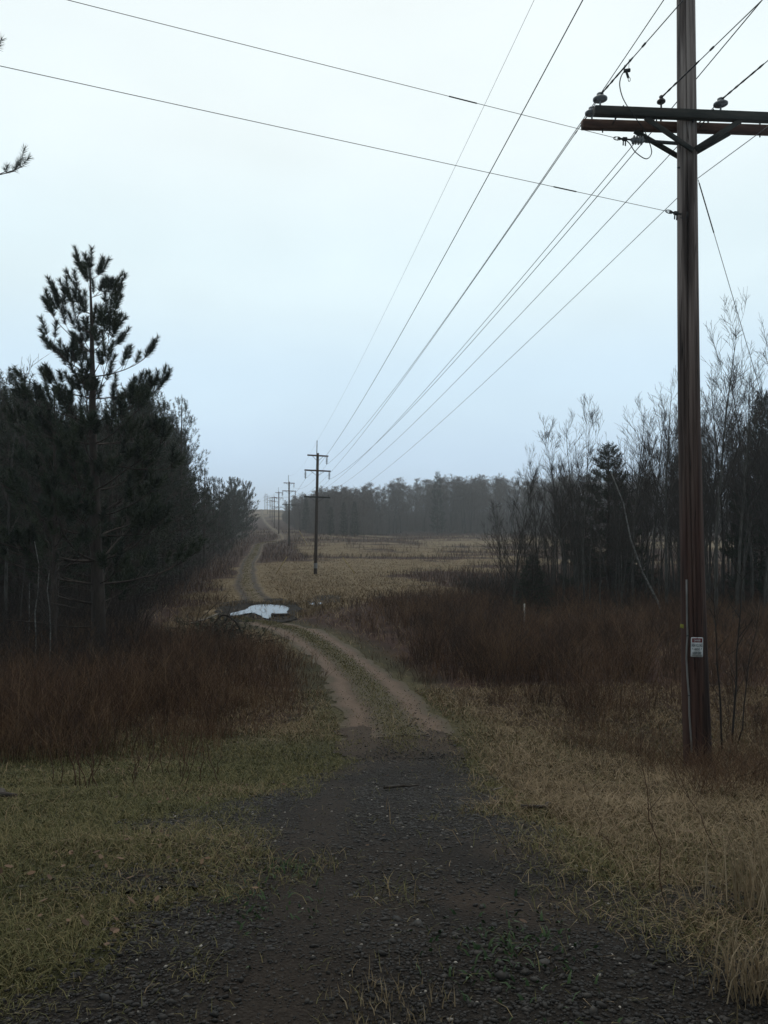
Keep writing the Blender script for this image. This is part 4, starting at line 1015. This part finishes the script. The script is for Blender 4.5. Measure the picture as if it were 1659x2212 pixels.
# ------------------------------------------------------------------ utility poles
LD = Vector((-10.6, 64.5, 0)).normalized(); AD = Vector((LD.y, -LD.x, 0))      # line direction, crossarm direction
YAW = math.atan2(AD.y, AD.x)
def disc_string(p, n=5, dz=.125):
    b = MB(); z = 0; prof = [(0, .012), (.06, .012)]
    for k in range(n):
        z = .06 + k*dz; prof += [(z, .03), (z+.03, .035), (z+.055, .125), (z+.075, .125), (z+.085, .03), (z+dz, .025)]
    prof += [(.06+n*dz+.06, .03), (.06+n*dz+.08, .012)]
    b.lathe(p, (0, 0, -1), prof, 10); return b
def pin_insulator(p, k=1.0):
    b = MB(); b.lathe(p, (0, 0, 1), [(0, .012), (.09, .012), (.09, .03), (.078, .07*k), (.088, .088*k), (.108, .088*k), (.128, .062*k), (.134, .036*k), (.142, .032*k), (.15, .042*k), (.168, .042*k), (.178, .03*k), (.182, .004)], 16); return b
def far_pole(label, loc, band=False, group=None):
    o = thing('utility_pole', label, 'utility pole', loc, group)
    b = MB(); b.tube([(0, 0, 0), (0, 0, 4), (0, 0, 8), (0, 0, 11.6)], [.17, .152, .135, .12], 12); b.build('shaft', M['pole_far'], o, smooth=True)
    b = MB(); b.tube([(-.10, -.12, 10.2), (-.10, -.11, 12.8)], [.05, .04], 6); b.build('lightning_rod', M['steel'], o)
    for z, hw in ((11.35, 1.0), (9.92, 1.25), (7.4, 1.25)):
        f = -.17 if z > 7.5 else -.19
        p0 = Vector((-hw, f, z + .02)); p1 = Vector((hw, f, z - .03))
        b = MB(); b.bar(p0, p1, .11, .14); b.build('crossarm', M['arm_red'] if z > 7.5 else M['arm'], o)
        for s in (-1, 1):
            b = MB(); b.bar((s*hw*.52, f, z - .06), (s*.06, f + .04, z - .48), .035, .05, (0, 1, 0)); b.build('brace', M['arm'], o)
    for x, z in ((.86, 11.28), (-1.15, 9.87), (1.12, 9.84)):
        disc_string(Vector((x, -.17, z)), 5).build('insulator', M['porcelain_dark'], o, smooth=False)
    for x in (-1.1, -.35, .55, 1.1):
        pin_insulator(Vector((x, -.19, 7.46)), .9).build('insulator', M['porcelain_dark'], o, smooth=True)
    if band:
        b = MB(); b.tube([(0, 0, .62), (0, 0, 1.13)], [.178, .176], 12, False); b.build('band', M['band'], o, smooth=True)
    o.rotation_euler = (0, 0, YAW)
    return o
PB = [(681.3, 75.0, 'second utility pole from the viewer, with grey band low on its shaft'), (624.4, 142, 'third utility pole, standing where the track bends behind dark brush'),
      (602.3, 215, 'fourth utility pole from the viewer, beyond the track bend'), (592.4, 287, 'fifth utility pole from the viewer, at the foot of the hill'), (588, 360, 'sixth utility pole from the viewer, on the lower hillside'),
      (583.4, 432, 'seventh utility pole from the viewer, halfway up the hillside'), (578, 505, 'eighth utility pole from the viewer, hazy below the crest'), (574.6, 580, 'ninth utility pole from the viewer, faint on the crest'), (571.5, 650, 'farthest utility pole, almost lost in the haze')]
poles = []
p2 = far_pole(PB[0][2], ground_pt(PB[0][0], 75), True); poles.append(p2)
p2.rotation_euler = (0, R(1.1), YAW)
p3 = far_pole(PB[1][2], ground_pt(PB[1][0], 142)); poles.append(p3)
for px, d, lab in PB[2:]: poles.append(dup(p3, ground_pt(px, d), YAW, (1, 1, 1), lab))
for q in poles[1:]: q['group'] = 'utility poles running up to the hill'
p2['group'] = 'utility poles running up to the hill'

# the near pole, leaning a little, measured off the picture at its own distance
D0 = 10.5
base = at(1507.7, 1652, D0)
rows = [(1507.7, 1660, .182), (1506, 1600, .179), (1502.5, 1506, .174), (1498, 1330, .160), (1495, 1194, .152), (1488.5, 900, .142), (1486, 640, .136), (1484, 330, .127), (1481.5, 0, .118), (1479, -350, .108), (1476.5, -690, .10)]
np_ = thing('utility_pole', 'nearest utility pole, a big reddish brown shaft with two dark crossarms and a warning sign', 'utility pole', base)
pc = lambda px, py, Y=D0: at(px, py, Y) - base
C = [pc(a, b_) for a, b_, _ in rows]
Z = np.array([c.z for c in C]); zz = np.linspace(Z[0], Z[-1], 110); n_ = 168
V = []; th = np.arange(n_)*2*np.pi/n_
for z in zz:
    cx_ = np.interp(z, Z, [c.x for c in C]); rr_ = np.interp(z, Z, [r[2] for r in rows])
    # weathered round timber: shallow flats and long checks
    m_ = 1 + .012*np.cos(5*th + .3) + .010*np.cos(3*th + z*.08) + .006*np.cos(11*th + .5*math.sin(z*.7))
    for a_, w_, dp_, z0_, z1_, f_ in ((4.33, .05, .16, 1.2, 15, .9), (4.98, .035, .10, 3.0, 9.5, 1.3), (4.62, .03, .09, .4, 4.6, 1.1), (5.35, .035, .10, 5.2, 15, .8), (3.95, .04, .10, 0, 6.5, .7), (4.80, .022, .07, 6.0, 12, 1.7)):
        m_ = m_ - dp_*np.exp(-((th - (a_ + .035*math.sin(z*f_ + a_*9)))/w_)**2)*(z0_ < z < z1_)
    V.append(np.column_stack([cx_ + rr_*m_*np.cos(th), rr_*m_*np.sin(th), np.full(n_, z)]))
V = np.concatenate(V); k = np.arange(n_); k2 = (k+1) % n_
b = MB(); b.add(V, np.concatenate([np.stack([k+i*n_, k2+i*n_, k2+(i+1)*n_, k+(i+1)*n_], 1) for i in range(len(zz)-1)]))
b.tube([C[-1] - Vector((0, 0, .01)), C[-1] + Vector((0, 0, .02))], [.099, .08], 16)
b.build('shaft', M['pole_red'], np_, smooth=True)
axx = lambda z: float(np.interp(z, Z, [c.x for c in C])); rad_at = lambda z: float(np.interp(z, Z, [r[2] for r in rows]))
def on_face(px, py, out=.008):
    """point on the near face of the shaft seen at that place"""
    Y = D0 - .12
    for _ in range(4):
        p = pc(px, py, Y); r = rad_at(p.z); dx = p.x - axx(p.z); Y = D0 - math.sqrt(max(.0004, r*r - dx*dx)) - out
    return pc(px, py, Y)
b = MB(); b.tube([on_face(*q) for q in [(1483.2, 1252), (1483.6, 1290), (1484, 1338), (1485, 1373), (1483.6, 1398), (1482.8, 1422), (1484.6, 1458), (1488.3, 1502), (1489, 1542), (1492, 1583), (1494.3, 1626)]], .0125, 8); b.build('wire_guard', M['moulding'], np_, smooth=True)
b = MB()
for q in ((1485, 1373), (1488.3, 1502)): p = on_face(*q, .012); b.tube([p - Vector((.016, 0, .004)), p + Vector((0, -.012, 0)), p + Vector((.016, 0, .004))], .006, 6)
b.build('staple', M['iron'], np_)
t0 = on_face(1475.2, 1353, .004); b = MB(); b.bar(t0 - Vector((.03, -.016, -.006)), t0 + Vector((.03, -.0, -.006)), .005, .052); b.build('pole_tag', M['tag_yellow'], np_)
# crossarms
def armline(a, bpt, L):
    a = Vector(a); d = (Vector(bpt) - a).normalized(); return a, a + d*L
FA0, FA1 = armline(pc(1284, 240, 10.10), pc(1659, 254.5, 10.48), 2.86)
BA0, BA1 = armline(pc(1257.7, 269, 10.45), pc(1659, 281.5, 10.83), 2.86)
for A0, A1, mm in ((FA0, FA1, 'arm'), (BA0, BA1, 'arm_red')):
    b = MB(); b.bar(A0, A1, .095, .118, bev=.008); b.build('crossarm', M[mm], np_)
def armp(A0, A1, t, dz=.06): return A0.lerp(A1, t) + Vector((0, 0, dz))
def onarm(A0, A1, px):
    best = min(np.linspace(0, 1, 400), key=lambda t: abs((A0.lerp(A1, t) + base).x/(A0.lerp(A1, t) + base).y*FOC + CX - px)); return best
tf = [onarm(FA0, FA1, 1299.5), onarm(FA0, FA1, 1432), onarm(FA0, FA1, 1561), .93]
tb = [onarm(BA0, BA1, 1281), onarm(BA0, BA1, 1431), onarm(BA0, BA1, 1534), .90]
INS_F = [armp(FA0, FA1, t) for t in tf]; INS_B = [armp(BA0, BA1, t) for t in tb]
for i, p in enumerate(INS_F): pin_insulator(p, 1.05 if i != 1 else .62).build('insulator', M['porcelain'] if i != 1 else M['porcelain_dark'], np_, smooth=True)
for i, p in enumerate(INS_B): pin_insulator(p, 1.05 if i != 1 else .6).build('insulator', M['porcelain'] if i != 1 else M['porcelain_dark'], np_, smooth=True)
for q0, q1, d0_, d1_ in (((1394, 254), (1497, 325), 10.20, 10.33), ((1600, 260), (1503, 322), 10.40, 10.33), ((1371, 283), (1470, 341), 10.56, 10.66), ((1575, 288), (1500, 331), 10.74, 10.68)):
    b = MB(); b.bar(pc(*q0, d0_), pc(*q1, d1_), .03, .068, (0, 1, 0) if False else (0, 0, 1)); b.build('brace', M['arm'], np_)
b = MB()
for A0, A1 in ((FA0, FA1), (BA0, BA1)):
    for t in (.1, .3, .48, .72, .9):
        p = A0.lerp(A1, t); b.tube([p + Vector((0, 0, -.10)), p + Vector((0, 0, -.05))], .009, 6)
for t in (.14, .58): b.tube([FA0.lerp(FA1, t) + Vector((-.02, -.07, .05)), BA0.lerp(BA1, t) + Vector((.0, .07, -.02))], .009, 6)
b.build('bolt', M['iron'], np_)
# side dead-end: strut, ribbed insulator, clamp
b = MB(); b.tube([pc(1466, 310, 10.5), pc(1394, 304.8, 10.5)], .024, 8); b.build('strut', M['steel'], np_)
a0, a1 = pc(1394, 304.4, 10.5), pc(1362, 301.6, 10.5); L_ = (a1-a0).length
b = MB(); pr = [(0, .018)]
for k_ in range(4): pr += [(L_*(.14 + k_*.19), .03), (L_*(.2 + k_*.19), .058), (L_*(.26 + k_*.19), .058), (L_*(.32 + k_*.19), .03)]
pr += [(L_, .016)]
b.lathe(a0, a1-a0, pr, 14); b.build('insulator', M['porcelain'], np_, smooth=True)
def clampb(p, q, s=1.0):
    b = MB(); d = (q-p); b.tube([p, p + d*.25, p + d*.3, p + d*.6, p + d*.65, q], [.012*s, .012*s, .03*s, .026*s, .014*s, .012*s], 8)
    b.tube([p + d*.38 + Vector((0, 0, -.02)), p + d*.40 + Vector((0, 0, -.09))], .009*s, 6); b.tube([p + d*.55 + Vector((0, 0, -.02)), p + d*.57 + Vector((0, 0, -.085))], .009*s, 6)
    e = q + d*.02; u = d.normalized(); b.tube([e + u*.05*math.cos(t) + Vector((0, 0, .022*math.sin(t))) for t in np.linspace(0, 6.28, 12)], .007*s, 5)
    return b
clampb(pc(1362, 301.6), pc(1334, 299.2)).build('clamp', M['iron'], np_)
clampb(pc(1472, 463, 10.38), pc(1446, 457.5, 10.45)).build('clamp', M['iron'], np_)
zq = lambda zx, zy, Y: pc(1227.6 + zx*.14, 99.5 + zy*.14, Y)
def spline(P, n=8):
    P = [np.array(p[:]) for p in P]; P = [2*P[0]-P[1]] + P + [2*P[-1]-P[-2]]; out = []
    for i in range(1, len(P)-2):
        for t in np.linspace(0, 1, n, endpoint=False):
            out.append(.5*((2*P[i]) + (-P[i-1]+P[i+1])*t + (2*P[i-1]-5*P[i]+4*P[i+1]-P[i+2])*t*t + (-P[i-1]+3*P[i]-3*P[i+1]+P[i+2])*t**3))
    return out + [P[-2]]
b = MB(); b.tube(spline([zq(900, 1460, 10.5), zq(950, 1510, 10.5), zq(1040, 1640, 10.5), zq(1200, 1740, 10.5), zq(1285, 1650, 10.5), zq(1245, 1470, 10.45), zq(1170, 1300, 10.35), zq(1060, 1140, 10.2), zq(980, 1020, 10.08), zq(900, 910, 10.0), zq(830, 770, 9.7), zq(793, 600, 9.45), zq(815, 470, 9.3), zq(862, 392, 9.2)]), .0065, 6); b.build('jumper', M['wire_dark'], np_, smooth=True)
b = MB(); b.tube(spline([on_face(1484, 458), pc(1484, 464, 10.3), pc(1479, 473, 10.3), pc(1470, 470, 10.34)]), .005, 6); b.build('jumper', M['wire_dark'], np_)
# steps and hardware on the shaft
b = MB()
for q in ((1463, 362), (1509, 322)): p = pc(q[0], q[1], 10.45); b.tube([p, p + Vector((.09 if q[0] < 1480 else -.09, 0, 0))], .012, 6)
b.build('step_bolt', M['iron'], np_)
# the upper arms, above the picture
for z_, hw in ((8.0 - base.z + EYE, 1.25), (9.6 - base.z + EYE, 1.1)):
    c = Vector((axx(z_), 0, z_)); b = MB(); b.bar(c - AD*hw - LD*.16, c + AD*hw - LD*.16, .11, .14); b.build('crossarm', M['arm_red'], np_)
    for s_ in ((-1, 1) if hw > 1.2 else (1,)): disc_string(c + AD*s_*(hw-.12) - LD*.16 - Vector((0, 0, .07)), 3).build('insulator', M['porcelain_dark'], np_)

# warning sign nailed to the near pole
sc_ = at(1505.5, 1398, 10.5 - .176)
sg = thing('warning_sign', 'small white danger high voltage sign nailed to the nearest pole', 'sign', sc_)
W_, H_ = .160, .256
b = MB(); rc = .012
out_ = []
for cx_, cz_, a_ in ((W_/2-rc, H_/2-rc, 0), (-W_/2+rc, H_/2-rc, 90), (-W_/2+rc, -H_/2+rc, 180), (W_/2-rc, -H_/2+rc, 270)):
    for t in range(0, 91, 15): out_.append((cx_ + rc*math.cos(R(a_+t)), cz_ + rc*math.sin(R(a_+t))))
n = len(out_); b.add([(x, -.002, z) for x, z in out_] + [(x, .002, z) for x, z in out_] + [(0, -.002, 0), (0, .002, 0)], [(i, (i+1) % n, (i+1) % n + n, i + n) for i in range(n)], [((i+1) % n, i, 2*n) for i in range(n)] + [(i+n, (i+1) % n+n, 2*n+1) for i in range(n)])
b.build('board', M['sign_white'], sg)
b = MB(); b.add([(-.068, -.004, .062), (.068, -.004, .062), (.068, -.004, .117), (-.068, -.004, .117)], [(0, 1, 2, 3)]); b.build('red_panel', M['sign_red'], sg)
def text(s, z, w, hh, m, y):
    c = bpy.data.curves.new('lettering', 'FONT'); c.body = s; c.align_x = 'CENTER'; c.align_y = 'CENTER'; c.size = .04; c.offset = .0006
    t = bpy.data.objects.new('lettering', c); col.objects.link(t); bpy.context.view_layer.update()
    me = bpy.data.meshes.new_from_object(t.evaluated_get(bpy.context.evaluated_depsgraph_get()))
    col.objects.unlink(t); bpy.data.objects.remove(t)
    co = np.zeros(len(me.vertices)*3, np.float32); me.vertices.foreach_get('co', co); co = co.reshape(-1, 3)
    lo, hi = co.min(0), co.max(0); c2 = (lo+hi)/2
    nv = np.column_stack([(co[:, 0]-c2[0])/(hi[0]-lo[0])*w, np.full(len(co), y), (co[:, 1]-c2[1])/(hi[1]-lo[1])*hh + z]).astype(np.float32)
    me.vertices.foreach_set('co', nv.ravel()); me.materials.clear(); me.materials.append(m); me.update()
    o = bpy.data.objects.new('lettering', me); col.objects.link(o); o.parent = sg
text('DANGER', .0895, .088, .026, M['sign_white'], -.006)
text('HIGH VOLTAGE', .0255, .145, .040, M['sign_ink'], -.005)
text('ABOVE', -.0265, .076, .032, M['sign_ink'], -.005)
text('KEEP OFF', -.0755, .118, .034, M['sign_ink'], -.005)
for s_ in (-1, 1):
    b = MB(); v_ = [(s_*.064, -.005, -.008), (s_*.056, -.005, -.012), (s_*.053, -.005, -.026), (s_*.046, -.005, -.040), (s_*.058, -.005, -.030)]
    b.add(v_, None, [(0, 1, 2), (0, 2, 4), (2, 3, 4)]); b.build('lightning_mark', M['sign_ink'], sg)
b = MB(); b.add([(-.062, -.005, -.107), (.062, -.005, -.107), (.062, -.005, -.103), (-.062, -.005, -.103)], [(0, 1, 2, 3)]); b.build('fine_print', M['sign_ink'], sg)
b = MB()
for x_, z_ in ((0, .122), (0, -.117)): b.lathe((x_, -.002, z_), (0, -1, 0), [(0, .005), (.003, .005), (.005, .001)], 8)
b.build('nail', M['iron'], sg)
sg.rotation_euler = (0, R(1.0), R(2))

# ------------------------------------------------------------------ wires
def span(a, c, sag, n=26):
    a, c = np.array(a[:]), np.array(c[:])
    return [a + (c-a)*t - np.array([0, 0, 4*sag*t*(1-t)]) for t in np.linspace(0, 1, n)]
def chain(stops, sags, r, label, m='wire', cat='power line'):
    P = []
    for a, c, s in zip(stops[:-1], stops[1:], sags):
        q = span(a, c, s); P += q if not P else q[1:]
    b = MB(); b.tube(P, r, 5)
    o = b.build('overhead_wire', M[m], smooth=True); return tag(o, label, cat)
bpy.context.view_layer.update()
def on_pole(q, x, z, f=-.17): return q.matrix_world @ Vector((x, f, z))
BACK = Vector((10.6, -64.5, .6))
def run(near, local, sag1, r, label, m='wire', npol=6, f=-.17):
    st = [near + BACK, near] + [on_pole(q, local[0], local[1], local[2] if len(local) > 2 else f) for q in poles[:npol]]
    return chain(st, [.8, sag1] + [1.0]*(npol-1), r, label, m)
za, zb = 8.0 + EYE - 0, 9.6 + EYE
def up_arm(x, z): return base + Vector((axx(z - base.z), 0, z - base.z)) + AD*x - LD*.16
phA = at(1291, -60, 10.3); phB = at(1705, -70, 10.6); phC = at(1640, -308, 10.5); shield = at(1480, -694, 10.5)
run(shield, (-.10, 12.75, -.11), .55, .0045, 'thinnest overhead wire, topmost of the line, ending at the rod on the second pole')
run(phA, (-1.15, 9.12), .95, .0085, 'thick overhead wire, second from the left, running to the second pole\'s left insulator string', 'wire_dark')
run(phC, (.86, 10.53), .95, .0085, 'thick overhead wire passing just left of the near crossarms, without touching them', 'wire_dark')
run(phB, (1.12, 9.08), .95, .0085, 'thick overhead wire emerging from behind the near pole, above its crossarms', 'wire_dark')
DLAB = ['overhead wire held by the leftmost insulators of the near crossarms', 'overhead wire held by the small dark insulators left of the near pole', 'overhead wire held by the insulators just right of the near pole']
for i, lx in enumerate((-1.1, -.35, .55)):
    nf = INS_F[i] + base + Vector((0, 0, .15 if i != 1 else .15)); nb_ = INS_B[i] + base + Vector((0, 0, .15 if i != 1 else .15))
    st = [nf + BACK, nf, nb_] + [on_pole(q, lx, 7.64, -.19) for q in poles[:6]]
    o = chain(st, [.8, 0.0, [.75, .85, .85][i]] + [1.0]*5, .0062, DLAB[i], 'wire')
    b = MB(); d1_ = (Vector(BACK) + Vector((0, 0, -3.0))).normalized(); d2_ = (Vector(st[3]) - nb_ + Vector((0, 0, -3.2))).normalized()
    for p_, d_, L1, kk in ((nf, d1_, .9, 1.0), (nb_, d2_, .4, .7)):
        b.tube([p_ + d_*t for t in np.linspace(0, L1, 14)], [kk*(.011 + .003*math.sin(t*40)) for t in np.linspace(0, L1, 14)], 6)
        b.tube([p_ + d_*(L1*1.25), p_ + d_*(L1*1.25 + .07)], .013*kk, 6)
    b.build('armour_rod', M['wire_dark'], o)
    if i == 0:
        b = MB(); q = at(1353.6, 157, 9.15); b.tube([q + Vector((-.03, 0, .02)), q + Vector((.04, 0, .03))], .022, 7); b.tube([q, q + Vector((.02, 0, -.06))], .014, 6)
        b.tube([q + Vector((.03, 0, -.06)) + Vector((.012*math.cos(t), 0, .025*math.sin(t) - .02)) for t in np.linspace(0, 6.28, 12)], .004, 5)
        b.tube([q + Vector((.025, 0, .03)), q + Vector((.03, 0, .16))], .003, 5); b.tube([q + Vector((-.02, 0, .03)), q + Vector((-.025, 0, .09))], .003, 5); b.build('clamp', M['iron'], o)
nt = at(1506, 386, 10.62)
st = [at(1610, 293, 10.62 - 4), nt] + [on_pole(q, .0, 6.1, -.18) for q in poles[:6]]
st[0] = nt + BACK
chain(st, [.5, .9] + [.9]*5, .005, 'lowest overhead wire of the line, fixed behind the near pole below its braces')
def sideline(p0, pts, label, splice):
    """service wire crossing overhead to the left"""
    a = at(*p0); c = at(*pts); c.z += .046; d = c - a; P = span(a, a + d*4.2, .06, 40)
    b = MB(); b.tube(P, .0036, 5); o = tag(b.build('overhead_wire', M['wire'], smooth=True), label, 'power line')
    b = MB(); s0, s1 = splice; b.tube([a + d*t - Vector((0, 0, 4*.06*(t/4.2)*(1-t/4.2))) for t in np.linspace(s0, s1, 6)], .0075, 6); b.build('splice', M['wire_dark'], o)
sideline((1331, 298.5, 10.5), (160, 4, 7.78), 'upper of two side wires crossing the sky, ending at the ribbed insulator', (.318, .375))
sideline((1446, 457.5, 10.45), (0, 143, 7.1), 'lower of two side wires crossing the sky, fixed to the near pole\'s shaft', (.192, .235))
# guy wires
gA = at(1508, 388, 10.62); gB = Vector((8.05, 13.4, float(h(8.05, 13.4))))
b = MB(); b.tube([gA, gA.lerp(gB, .35), gB], .0042, 6); o = tag(b.build('guy_wire', M['wire']), 'guy wire slanting down to the right from the near pole', 'guy wire')
b = MB(); b.tube([gA.lerp(gB, .005), gA.lerp(gB, .08)], .008, 6); b.build('preformed_grip', M['wire_dark'], o)
for a_, t_, top, lab in (((768, 1241), (747, 1213.5), (688, 1135, 75), 'guy wire with yellow guard right of the second pole'), ((595, 1242), (619, 1204), (681, 1107, 75), 'guy wire with yellow guard left of the second pole by the track')):
    ga = gz_(*a_); T_ = at(*top); b = MB(); b.tube([ga, T_], .006, 5); o = tag(b.build('guy_wire', M['wire']), lab, 'guy wire')
    L_ = 1.9/(T_-ga).length; b = MB(); b.tube([ga.lerp(T_, .02), ga.lerp(T_, .02+L_)], .036, 8); b.build('guy_guard', M['yellow'], o, smooth=True)
ga = gz_(664, 1178); T_ = ga + Vector((-1.4, -.5, 2.6)); b = MB(); b.tube([ga, T_], .05, 7); b.tube([T_, poles[1].matrix_world @ Vector((.1, 0, 7))], .006, 5); tag(b.build('guy_guard', M['yellow']), 'far pale guy guard slanting between the second and third poles', 'guy guard')

# ------------------------------------------------------------------ small things on the ground
sk = gz_(1132, 1345); sk = ground_pt(1132, 30); b = MB(); b.bar((0, 0, -.1), (.01, 0, 1.0), .05, .03, (0, 1, 0)); o = b.build('marker_stake', M['stake']); o.location = sk; tag(o, 'short white marker stake standing in the russet brush before the grove', 'stake')
def stick(label, p, q, r, m='stick', bend=.06, name='fallen_stick', up=.02):
    a = gz_(*p); c = gz_(*q); a.z += up+r; c.z += up+r; mid = a.lerp(c, .5); rg = np.random.default_rng(abs(int(p[0])))
    P = spline([a - a, (a.lerp(c, .3) - a) + Vector((rg.normal(0, bend), rg.normal(0, bend), 0)), (a.lerp(c, .65) - a) + Vector((rg.normal(0, bend), rg.normal(0, bend), .01)), c - a], 5)
    for i in range(len(P)):
        x_, y_ = P[i][0] + a.x, P[i][1] + a.y; P[i][2] = float(h(x_, y_)) + up + r - a.z
    b = MB(); b.tube(P, np.linspace(r, r*.5, len(P)), 7); o = b.build(name, M[m], smooth=True); o.location = a; return tag(o, label, 'stick')
stick('wet dark stick lying across the middle of the gravel', (830, 1713), (905, 1706), .014, up=.035)
stick('dark stick at the right edge of the gravel near the tan grass', (1125, 1757), (1190, 1748), .016, up=.035)
stick('short pale stick in the gravel right of the long dark one', (1065, 1718), (1085, 1708), .009, 'stick_pale', .01, up=.035)
stick('black bent branch at the left edge on the short grass', (-30, 1722), (34, 1734), .035, bend=.03, up=.02)
stick('pale bare branch lying in the brush below the tallest pine', (470, 1352), (402, 1380), .035, 'stick_pale', .1, up=.45)
stick('dark log lying at the near rim of the puddle', (588, 1334), (626, 1333), .10, bend=.05, name='log', up=.02)
# heap of cut branches beside the track
bh = gz_(440, 1405); bh.y += 1; heap = thing('brush_pile', 'dark heap of cut branches at the wood edge left of the puddle', 'brush pile', bh)
S = []; rg = np.random.default_rng(5)
for k_ in range(420):
    a_ = rg.random()*6.28; rr_ = rg.random()**.6; x_, y_ = 1.7*rr_*math.cos(a_), 1.0*rr_*math.sin(a_); z_ = .95*(1-rr_**1.6)*rg.random()
    d_ = np.append(rg.normal(0, 1, 2), rg.normal(.1, .35)); d_ /= np.linalg.norm(d_); L_ = .3 + .8*rg.random(); p_ = np.array([x_, y_, z_]); e_ = p_ + d_*L_; e_[2] = max(e_[2], .02)
    S.append([*p_, *e_, .012, .005])
b = MB(); b.segs(S, 4); b.build('branches', M['under'], heap)
C_ = rg.normal(0, 1, (220, 3))*[.8, .45, .2] + [0, 0, .4]; A_ = rg.normal(0, 1, (220, 3)); b = MB(); tufts(b, C_, A_, np.full(220, .25), 22, .13, .006, rg.random(220)); b.build('needles', M['needle'], heap)
b = MB(); b.tube(spline([(.1, 0, .7), (.4, 0, .95), (.8, .0, .7), (1.1, 0, .05)]), .03, 6); b.build('limb', M['stick'], heap)

# ------------------------------------------------------------------ haze: one even body of air round everything
def haze():
    x0, x1, y0, y1, z0, z1 = -1600, 1600, -75, 1600, -8, 40
    v = [(x, y, z) for x in (x0, x1) for y in (y0, y1) for z in (z0, z1)]
    b = MB(); b.add(v, [(0, 1, 3, 2), (4, 6, 7, 5), (0, 4, 5, 1), (2, 3, 7, 6), (0, 2, 6, 4), (1, 5, 7, 3)])
    m = bpy.data.materials.new('haze_air'); m.use_nodes = True; nt = m.node_tree; nt.nodes.clear()
    o_ = nt.nodes.new('ShaderNodeOutputMaterial'); pv = nt.nodes.new('ShaderNodeVolumePrincipled')
    pv.inputs['Color'].default_value = (.90, .96, 1.0, 1); pv.inputs['Density'].default_value = .00058; pv.inputs['Anisotropy'].default_value = .45
    nt.links.new(pv.outputs[0], o_.inputs['Volume'])
    o = b.build('haze', m); tag(o, kind='stuff', label='thin rain haze hanging over the marsh', cat='haze')
haze()
